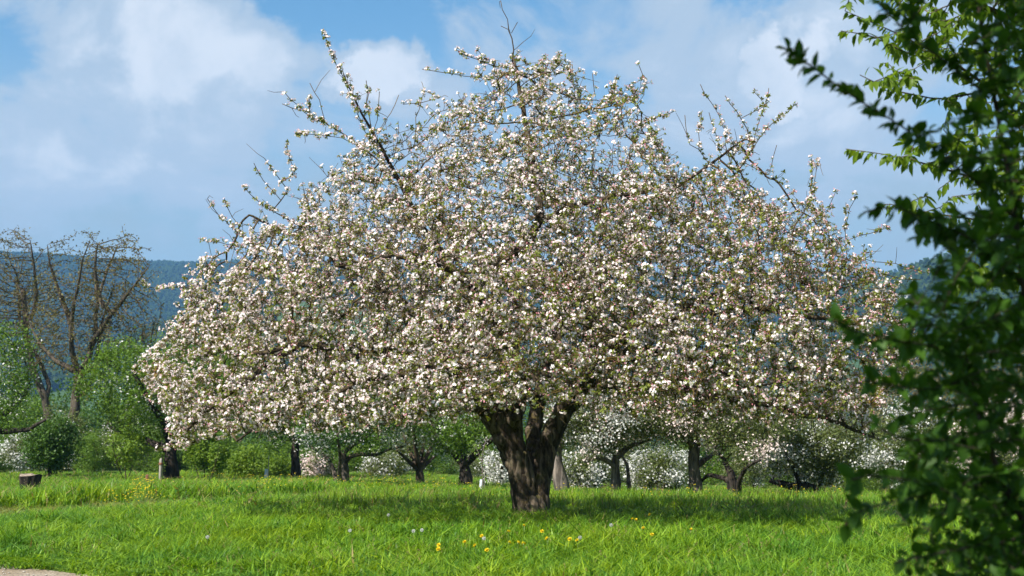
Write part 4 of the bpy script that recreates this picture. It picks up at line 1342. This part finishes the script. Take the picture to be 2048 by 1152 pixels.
LAB = {'green': 'mid green hedge bush', 'dark': 'dark green hedge bush', 'light': 'yellow green hedge bush', 'grey': 'grey green white flecked hedge bush', 'white': 'white blossoming hedge bush', 'olive': 'dry olive brown scrub bush'}


def bush(kind, px, py_top, Y, wpx, rz=None):
    p = P(px, 800, Y)
    z0 = float(gz(p[0], Y)) - .05
    top = P(px, py_top, Y)[2]
    h = max(.8, top - z0) / 3.75
    wd = wpx * Y / F_PX / 3.9
    mk = min(MARK, key=lambda q: abs(q[0] - px))[1]
    o = thing('bush', '%s %s %s' % (LAB[kind], 'behind' if Y < 62 else 'farther beyond', mk), 'bush', (p[0], Y, z0), brng.uniform(0, 6.3) if rz is None else rz, (wd, wd, h), {'white': 'white hedge bushes', 'olive': 'olive scrub bushes'}.get(kind, kind + ' hedge bushes'))
    s, c, b_ = PRO[kind]
    link('stems', s, o)
    q = link('crown', c, o)
    q['kind'] = 'stuff'
    if b_:
        q = link('blossoms', b_, o)
        q['kind'] = 'stuff'


for (k, px, tp_, Y, wp) in (('dark', 0, 900, 55, 130), ('green', 70, 850, 58, 160), ('grey', 130, 800, 56, 170), ('green', 190, 860, 53, 130), ('grey', 250, 800, 57, 170), ('green', 310, 850, 54, 140), ('dark', 370, 830, 58, 150),
                            ('green', 440, 850, 54, 130), ('light', 490, 900, 55, 120), ('green', 545, 870, 58, 150), ('dark', 610, 860, 60, 150), ('green', 650, 890, 56, 130), ('light', 720, 890, 58, 130), ('green', 760, 860, 60, 160), ('grey', 800, 880, 54, 130),
                            ('dark', 850, 860, 60, 160), ('green', 900, 880, 56, 140), ('grey', 955, 880, 53, 130), ('green', 1000, 860, 60, 150), ('grey', 1060, 900, 52, 130), ('white', 1110, 880, 55, 130), ('white', 1200, 890, 52, 120), ('grey', 1250, 850, 58, 150),
                            ('white', 1350, 880, 52, 130), ('green', 1420, 850, 57, 150), ('grey', 1500, 870, 53, 150), ('green', 1560, 840, 56, 160), ('white', 1640, 850, 50, 130), ('grey', 1700, 830, 52, 150), ('grey', 1770, 860, 49, 130), ('light', 1730, 900, 46, 90), ('green', 1850, 850, 52, 150), ('dark', 1940, 830, 54, 170), ('green', 2040, 830, 52, 170), ('grey', 2140, 830, 52, 170), ('green', -110, 840, 54, 170),
                            ('olive', 1700, 730, 62, 190), ('olive', 1800, 700, 64, 210), ('olive', 1900, 690, 66, 220), ('olive', 2020, 690, 66, 230), ('olive', 1600, 770, 64, 190), ('dark', 560, 780, 72, 190), ('green', 680, 790, 72, 200), ('dark', 800, 800, 74, 200), ('green', 950, 800, 74, 220), ('dark', 1100, 800, 74, 220), ('green', 1250, 790, 74, 220), ('dark', 1400, 780, 74, 220), ('olive', 1500, 770, 72, 200),
                            ('green', 20, 790, 76, 180), ('dark', 160, 765, 90, 220), ('green', 60, 772, 88, 200), ('dark', 290, 775, 92, 220), ('green', 470, 775, 90, 220), ('dark', 230, 800, 78, 170), ('green', 380, 790, 76, 170)):
    bush(k, px + brng.normal() * 4, tp_, Y, wp)

# stump, short post, stake, tree guards
p = P(57, 986, 30.0)
s0 = np.array([p[0], 30.0, float(gz(p[0], 30.0))])
st_ = thing('tree_stump', 'low sawn tree stump with a slanting pale top in the grass', 'stump', tuple(s0))
a = np.arange(22) * 2 * math.pi / 22
rr = .165 * (1 + .22 * vnoise(np.stack([np.cos(a) * 1.5 + 3, np.sin(a) * 1.5 + 3, a * 0], 1), 2) + .06 * np.sin(a * 7))
rings = []
for f_, k_ in ((-.08, 1.15), (.08, .95), (.25, 1.0), (1.0, 1.22)):
    zz_ = f_ * .40 + (f_ == 1.0) * (.02 * np.cos(a) + .03 * (vnoise(np.stack([a, a * 0, a * 0], 1), 5) - .5) + .035 * (np.cos(a - 2.6) > .6))
    rings.append(np.stack([rr * k_ * np.cos(a) + .03 * f_, rr * k_ * np.sin(a), zz_ + 0 * a], 1))
v = np.concatenate(rings)
i = (np.arange(3)[:, None] * 22 + np.arange(22)[None]).ravel()
j = (np.arange(3)[:, None] * 22 + (np.arange(22)[None] + 1) % 22).ravel()
b1 = MB(); b1.add(v, None, np.stack([i, j, j + 22, i + 22], -1)); b1.build('bark', M['dark_bark'], st_)
M['cut_wood'] = bark_mat('cut_wood', (0.16, 0.12, 0.085), (0.34, 0.28, 0.22), None, 25.0, 0.4, 1.0)
b1 = MB(); b1.add(np.concatenate([rings[-1] * [.97, .97, 1] - [0, 0, .004], [[.03, 0, .395]]]), [[k, (k + 1) % 22, 22] for k in range(22)]); b1.build('cut_face', M['cut_wood'], st_)


def stake(name, label, cat, px, py0, py1, Y, r, mat, extra=None):
    p = P(px, py0, Y)
    z0 = float(gz(p[0], Y))
    h = (py0 - py1) * Y / F_PX
    o = thing(name, label, cat, (p[0], Y, z0))
    b = MB()
    tube(b, [[0, 0, -.15], [.01, 0, h * .5], [.015, 0, h - .02], [.015, 0, h]], [r, r, r * .95, r * .7], 8)
    b.build('post' if name != 'post' else 'shaft', mat, o, True)
    if extra:
        extra(o, h, r)
    return o


M['old_wood'] = flat_mat('old_wood', (0.30, 0.27, 0.23), 0.9, 0.3, 12.0)
M['red_wood'] = flat_mat('red_wood', (0.20, 0.09, 0.05), 0.85, 0.3, 12.0)
M['guard'] = flat_mat('guard', (0.62, 0.68, 0.72), 0.5, 0.1, 5.0)


def tie(o, h, r):
    b = MB(); tube(b, [[.012, 0, h * .78], [.012, 0, h * .84]], [r * 1.35] * 2, 8); b.build('tie', M['red_wood'], o)


def cone(o, h, r):
    b = MB(); tube(b, [[.012, 0, h - .001], [.012, 0, h + .03]], [r * 1.2, r * .3], 8); b.build('cap', M['red_wood'], o)


stake('stake', 'weathered grey wooden stake beside the dark apple trunk', 'stake', 320, 968, 918, 41.0, .045, M['old_wood'], tie)
stake('post', 'short reddish brown wooden post standing alone in the grass', 'post', 293, 977, 955, 37.0, .045, M['red_wood'], cone)


def guard(label, px, py, Y, h):
    p = P(px, py, Y)
    o = thing('tree_guard', label, 'tree guard', (p[0], Y, float(gz(p[0], Y))))
    b = MB(); tube(b, [[0, 0, -.02], [0, 0, h * .5], [.01, 0, h]], [.05, .055, .05], 10, cap=False); b.build('sleeve', M['guard'], o, True)
    b = MB(); tube(b, [[.075, 0, -.1], [.075, 0, h * 2.0]], [.014, .012], 6); b.build('cane', M['old_wood'], o)


guard('pale plastic tree guard with a thin cane in the far grass', 532, 972, 44, .42)
guard('bluish plastic tree guard at the foot of the crooked bare sapling', 963, 983, 35.6, .36)

# ------------------------------------------------------------------ dark shrub at the right edge, close by
def leaf_tpl(L, W, bend, fold=.18, nseg=3):
    xs = np.linspace(0, 1, nseg + 1)
    wv_ = W / 2 * np.sin(np.pi * xs ** .8) ** .8
    mid = np.stack([xs * L, xs * 0, -bend * L * xs ** 2], 1)
    v = [mid[0]]
    for k in range(1, nseg):
        v += [mid[k], mid[k] + [0, wv_[k], wv_[k] * fold * 2], mid[k] + [0, -wv_[k], wv_[k] * fold * 2]]
    v.append(mid[-1])
    tr = [[0, 1, 2], [0, 3, 1]]
    for k in range(nseg - 2):
        a_, b_ = 1 + 3 * k, 4 + 3 * k
        tr += [[a_, b_, b_ + 1], [a_, b_ + 1, a_ + 1], [a_, b_ + 2, b_], [a_, a_ + 2, b_ + 2]]
    e = len(v) - 1
    tr += [[e - 3, e, e - 2], [e - 3, e - 1, e]]
    v = np.array(v)
    return v, np.array(tr), np.zeros(len(tr), int), np.full(len(v), .5)


def leafy(root, N, Pn, rad, leafm, twigm, tpls, per, rg, droop, rmax, host_min, size, nsep=300, big=.02, twig_sides=5, boost=0):
    """wood as parts 'branch' / 'twigs', leaves along thin wood; the 300 that show largest are single parts"""
    tw = MB()
    for c in chains(Pn, rad):
        rr = rad[c].copy()
        rr[0] = min(rr[0], rr[1] * 1.2)
        if rr[1] > big:
            lm = MB()
            bp = dens(np.column_stack([N[c], rr]), .08)
            tube(lm, bp[:, :3], bp[:, 3], 8)
            lm.build('branch', twigm, root, True)
        else:
            tube(tw, N[c], rr, twig_sides if rr[0] > .004 else 4)
    thin = np.where((rad < rmax) & (np.arange(len(N)) >= host_min))[0]
    rep = np.repeat(thin, rg.poisson(np.where(thin < boost, per * 1.5, per), len(thin)))
    n = len(rep)
    f = rg.random(n)[:, None]
    pos = N[rep] * f + N[Pn[rep]] * (1 - f)
    td = norm(N[rep] - N[Pn[rep]])
    side = norm(np.cross(td, rg.normal(size=(n, 3))))
    x = norm(td * .55 + side * .85 + np.array([0, 0, droop]) + rg.normal(size=(n, 3)) * .25)
    upv = norm(np.array([0, 0, 1.0]) + rg.normal(size=(n, 3)) * .45)
    y = norm(np.cross(upv, x))
    z = np.cross(x, y)
    Mx = np.stack([x, y, z], -1)
    pet = pos
    scl = rg.uniform(.45, 1.3, n) * size
    ty = rg.integers(0, len(tpls), n)
    tw.build('twigs', twigm, root, True, 'stuff')
    wpos = pet + np.array(root.location)
    dv_ = wpos - CAM
    inview = (np.abs(dv_[:, 0] / dv_[:, 1]) < .36) & (dv_[:, 2] / dv_[:, 1] < .27) & (dv_[:, 2] / dv_[:, 1] > -.13)
    score = scl / dv_[:, 1] - 10.0 * ~inview - .004 * (dv_[:, 0] / dv_[:, 1] > .33)
    sepi = np.argsort(-score)[:nsep]
    iss = np.zeros(n, bool); iss[sepi] = True
    lm = MB()
    for k, tpl in enumerate(tpls):
        s = (ty == k) & ~iss
        stamp(lm, tpl, Mx[s], pet[s], scl[s], rg.random(s.sum()))
    if lm.n:
        lm.build('foliage', leafm, root, True, 'stuff')
    mes = []
    for tpl in tpls:
        q = MB(); q.add(tpl[0], tpl[1], None, 0, rg.random()); mes.append(q.mesh('leaf', leafm, True))
    for i_ in sepi:
        o = link('leaf', mes[ty[i_]], root)
        m4 = np.eye(4); m4[:3, :3] = Mx[i_] * scl[i_]; m4[:3, 3] = pet[i_]
        o.matrix_local = Matrix(m4.tolist())
    return n


srng = np.random.default_rng(8)
SB = np.array([2.15, 4.3, 0.0]); SB[2] = float(gz(SB[0], SB[1]))
shrub = thing('shrub', 'tall dense shrub with dark green pointed leaves in shade beside the path', 'shrub', tuple(SB))
M['shrub_wood'] = bark_mat('shrub_wood', (0.020, 0.016, 0.012), (0.07, 0.055, 0.04), None, 30.0, 0.4, 0.4)
nodes, par = [np.zeros(3)], [-1]
sp = lambda px, py, Y: P(px, py, Y) - SB
HAND = [  # stems and reaching branches
    [SB * 0 + [0, 0, 0], sp(2140, 1000, 4.2), sp(2090, 800, 4.1), sp(2050, 600, 4.0), sp(2030, 420, 4.0), sp(1990, 200, 4.0), sp(1960, 40, 4.0), sp(1930, -150, 4.0)],
    [SB * 0 + [.1, .3, 0], sp(2180, 900, 4.6), sp(2120, 650, 4.6), sp(2080, 400, 4.5), sp(2060, 150, 4.5), sp(2040, -100, 4.5)],
    [SB * 0 + [-.15, -.2, 0], sp(2100, 1130, 3.9), sp(2020, 1000, 3.8), sp(1960, 850, 3.8), sp(1930, 700, 3.8)],
    [SB * 0 + [.3, -.1, 0], sp(2250, 800, 4.3), sp(2230, 500, 4.3), sp(2220, 200, 4.3), sp(2200, -200, 4.3)],
    [sp(2030, 440, 4.0), sp(1960, 370, 3.9), sp(1870, 300, 3.8), sp(1800, 250, 3.75), sp(1700, 190, 3.7), sp(1620, 130, 3.7), sp(1566, 95, 3.7)],
    [sp(1985, 200, 4.0), sp(1900, 130, 3.95), sp(1830, 80, 3.9), sp(1770, 20, 3.9), sp(1730, -20, 3.9)],
    [sp(2040, 560, 4.0), sp(1950, 480, 3.9), sp(1860, 440, 3.85), sp(1780, 410, 3.8), sp(1728, 425, 3.8)],
    [sp(1930, 720, 3.8), sp(1860, 690, 3.6), sp(1780, 680, 3.5), sp(1700, 660, 3.45), sp(1668, 640, 3.45)],
    [sp(1970, 880, 3.8), sp(1880, 880, 3.6), sp(1800, 880, 3.5), sp(1750, 850, 3.5)],
    [sp(2000, 960, 3.8), sp(1900, 980, 3.6), sp(1800, 1000, 3.5), sp(1720, 1020, 3.45), sp(1690, 1050, 3.45)],
    [sp(2060, 1080, 3.85), sp(1960, 1090, 3.6), sp(1860, 1110, 3.5), sp(1790, 1125, 3.45)],
    [sp(1900, 980, 3.6), sp(1820, 960, 3.45), sp(1740, 950, 3.4), sp(1700, 960, 3.4)],
    [sp(1940, 760, 3.8), sp(1850, 780, 3.6), sp(1770, 770, 3.5), sp(1730, 760, 3.5)],
]
for line in HAND:
    q = dens(np.array(line), .05)
    prev = int(np.linalg.norm(np.array(nodes) - q[0], axis=1).argmin())
    for row in q[1:]:
        nodes.append(row); par.append(prev); prev = len(nodes) - 1
nh = len(nodes)
n = 9000
LX = [-200, 0, 60, 130, 250, 330, 430, 520, 600, 680, 760, 850, 960, 1050, 1130, 1250, 1500]
LE = [1900, 1900, 1910, 1900, 1910, 1900, 1820, 1790, 1790, 1760, 1800, 1780, 1720, 1710, 1770, 1800, 1850]
py = srng.uniform(-320, 1500, n); px = srng.uniform(1660, 2560, n)
ed = np.interp(py, LX, LE) + (vnoise(np.stack([py / 60, py * 0, py * 0], 1), 12) - .5) * 130
dep = srng.uniform(3.45, 4.9, n) + np.clip((px - 2048) / 600, 0, 1) * .3
w_in = np.clip((px - ed) / 130, 0, 1)
keep = (srng.random(n) < w_in * np.where(py < 430, .26, np.where(py < 620, .65, .9)))
a = np.array([sp(x_, y_, d_) for x_, y_, d_ in zip(px[keep], py[keep], dep[keep])])
a = a[a[:, 2] > .05][:3600]
N, Pn = colonize(nodes, par, a, .05, .5, .085, 160, srng, (0, 0, .03), .2)
rad, nch = pipe(Pn, .0016, 2.3)
rad = np.minimum(rad, .03)
rad[:nh] = np.maximum(rad[:nh], .0028)
SLT = [leaf_tpl(.055, .028, .15), leaf_tpl(.05, .03, .3), leaf_tpl(.06, .03, .05), leaf_tpl(.042, .024, .2)]
cnt = leafy(shrub, N, Pn, rad, M['shrub_leaf'], M['shrub_wood'], SLT, 5.6, srng, -.05, .02, 8, .88, boost=nh)
print('shrub leaves', cnt, len(N))

# ------------------------------------------------------------------ sunlit cherry behind the shrub
crng = np.random.default_rng(9)
CB = np.array([4.6, 9.4, 0.0]); CB[2] = float(gz(CB[0], CB[1]))
cherry = thing('cherry_tree', 'sunlit cherry tree with drooping fresh green leaves reaching over the dark shrub', 'tree', tuple(CB))
cp = lambda px, py, Y: P(px, py, Y) - CB
HAND = [[np.zeros(3), np.array([-.05, 0, 1.0]), np.array([-.1, -.05, 2.0]), np.array([-.1, -.1, 3.2]), np.array([0, -.1, 4.6])],
        [np.array([-.1, -.1, 2.6]), cp(2150, 250, 9), cp(2000, 190, 8.8), cp(1900, 120, 8.6), cp(1780, 60, 8.5), cp(1690, 22, 8.4)],
        [cp(1900, 120, 8.6), cp(1820, 110, 8.5), cp(1740, 70, 8.4), cp(1682, 62, 8.4)],
        [np.array([-.1, -.1, 2.3]), cp(2120, 400, 8.8), cp(1990, 370, 8.6), cp(1880, 335, 8.5), cp(1780, 310, 8.4), cp(1692, 298, 8.4)],
        [np.array([-.1, -.1, 2.0]), cp(2100, 470, 8.8), cp(1960, 440, 8.6), cp(1850, 425, 8.5), cp(1770, 405, 8.4), cp(1750, 410, 8.4)],
        [np.array([-.1, -.1, 3.1]), cp(2080, 60, 9), cp(1960, 10, 8.8), cp(1860, -30, 8.7), cp(1760, -30, 8.6)],
        [cp(1980, 180, 8.8), cp(1880, 200, 8.6), cp(1780, 180, 8.5), cp(1720, 150, 8.5)],
        [np.array([-.1, -.1, 1.8]), cp(2120, 560, 9), cp(1980, 560, 8.7), cp(1900, 570, 8.6)],
        [np.array([0, -.1, 3.6]), np.array([.8, .2, 4.6]), np.array([1.5, .4, 5.2])], [np.array([0, -.1, 3.0]), np.array([.9, -.4, 3.8]), np.array([1.7, -.8, 4.2])]]
nodes, par = [np.zeros(3)], [-1]
for line in HAND:
    q = dens(np.array(line), .1)
    prev = int(np.linalg.norm(np.array(nodes) - q[0], axis=1).argmin())
    for row in q[1:]:
        nodes.append(row); par.append(prev); prev = len(nodes) - 1
nh = len(nodes)
n = 7000
py = crng.uniform(-500, 560, n); px = crng.uniform(1690, 2700, n)
ed = np.interp(py, [-500, 0, 80, 150, 230, 300, 360, 420, 480, 560], [1760, 1690, 1690, 1740, 1830, 1720, 1850, 1780, 1860, 1930])
keep = crng.random(n) < np.clip((px - ed) / 160, 0, 1) * np.clip(.35 + (vnoise(np.stack([px / 90, py / 60, py * 0], 1), 3) - .4) * 3, .05, 1)
a = np.array([cp(x_, y_, d_) for x_, y_, d_ in zip(px[keep], py[keep], crng.uniform(7.9, 10.2, keep.sum()))])[:1800]
N, Pn = colonize(nodes, par, a, .1, 1.0, .16, 120, crng, (0, 0, .02), .2)
rad, nch = pipe(Pn, .003, 2.3)
rad = np.minimum(rad, .11)
CLT = [leaf_tpl(.075, .032, .35), leaf_tpl(.065, .03, .5), leaf_tpl(.08, .034, .2)]
cnt = leafy(cherry, N, Pn, rad, M['cherry_leaf'], M['bg_bark'], CLT, 6.5, crng, -.75, .018, 30, 1.0, big=.03)
print('cherry leaves', cnt, len(N))

# ------------------------------------------------------------------ unseen tree added behind the viewpoint; its crown blocks sun from the shrub
orng = np.random.default_rng(12)
OB = np.array([-2.6, -1.2, 0.0]); OB[2] = float(gz(OB[0], OB[1]))
shade = thing('added_shade_tree', 'unseen leafy tree added overhead, its crown shading the dark green shrub', 'tree', tuple(OB))
q = dens(np.array([[0, 0, -.1], [.1, .1, 1.5], [.4, .5, 3.0], [1.0, 1.3, 4.4], [2.0, 2.4, 5.4]]), .2)
nodes, par = [q[0]], [-1]
for row in q[1:]:
    nodes.append(row); par.append(len(nodes) - 2)
a = norm(orng.normal(size=(700, 3))) * (orng.random((700, 1)) ** .4) * [2.6, 2.5, 1.2] + [2.5, 3.2, 5.6]
N, Pn = colonize(nodes, par, a[a[:, 2] > 4.35], .2, 3.0, .32, 90, orng)
rad, nch = pipe(Pn, .006, 2.3)
tb, cm = MB(), MB()
for c in chains(Pn, rad):
    tube(tb, N[c], np.minimum(rad[c], .16), 6, cap=False)
tb.build('trunk', M['bg_bark'], shade, True)
pk = orng.choice(np.where(rad < .03)[0], 8500)
foliage(cm, N[pk] + orng.normal(size=(8500, 3)) * .16, .11, orng, 0)
cm.build('crown', M['green_b'], shade, False, 'stuff')

# ------------------------------------------------------------------ buildings across the valley
def far_hit(px, py, lo=250, hi=3200):
    d = pix_dir(px, py)
    ys = np.linspace(lo, hi, 1500)
    pts = CAM + d[None] * (ys / d[1])[:, None]
    b_ = pts[:, 2] < gz(pts[:, 0], pts[:, 1])
    return float(ys[int(np.argmax(b_))]) if b_.any() else hi


for (lab, px, py, W_, D_, H_, s_, nw, wl, rf, fl) in (
        ('long low white office building with ribbon windows on the green hillside', 1828, 612, 84, 14, 24, 3, 6, 'wall_white', 'wall_white', True),
        ('small white flat roofed building set above the long white one', 1868, 598, 34, 10, 14, 2, 3, 'wall_white', 'roof_grey', True),
        ('white village house with a red roof below the blue hillside', 62, 694, 20, 9, 11, 2, 3, 'wall_white', 'roof_red', False),
        ('cream village house with a red roof seen through the bare walnut', 100, 702, 24, 9, 11, 2, 3, 'wall_cream', 'roof_red', False),
        ('long pale grey roofed hall in the valley beside the walnut trunk', 205, 735, 60, 16, 13, 1, 5, 'wall_white', 'roof_grey', True)):
    Yb = far_hit(px, py)
    k_ = Yb / F_PX
    building(lab, px, py, Yb, W_ * k_, D_ * k_, H_ * k_, s_, nw, wl, rf, fl)

# ------------------------------------------------------------------ air: one closed box of even haze round everything
hz = MB()
box(hz, (-8200, -170, -60), (8200, 7100, 385))
m = bpy.data.materials.new('haze')
m.use_nodes = True
t = NT(m.node_tree)
pv = t.n('ShaderNodeVolumePrincipled', {'Color': (0.24, 0.54, 1.0), 'Density': 0.00015, 'Anisotropy': 0.0})
t.n('ShaderNodeOutputMaterial', {'Volume': pv.outputs[0]})
o = hz.build('haze', m, kind='stuff')
tag(o, 'pale blue air haze filling the valley before the hills', 'haze')
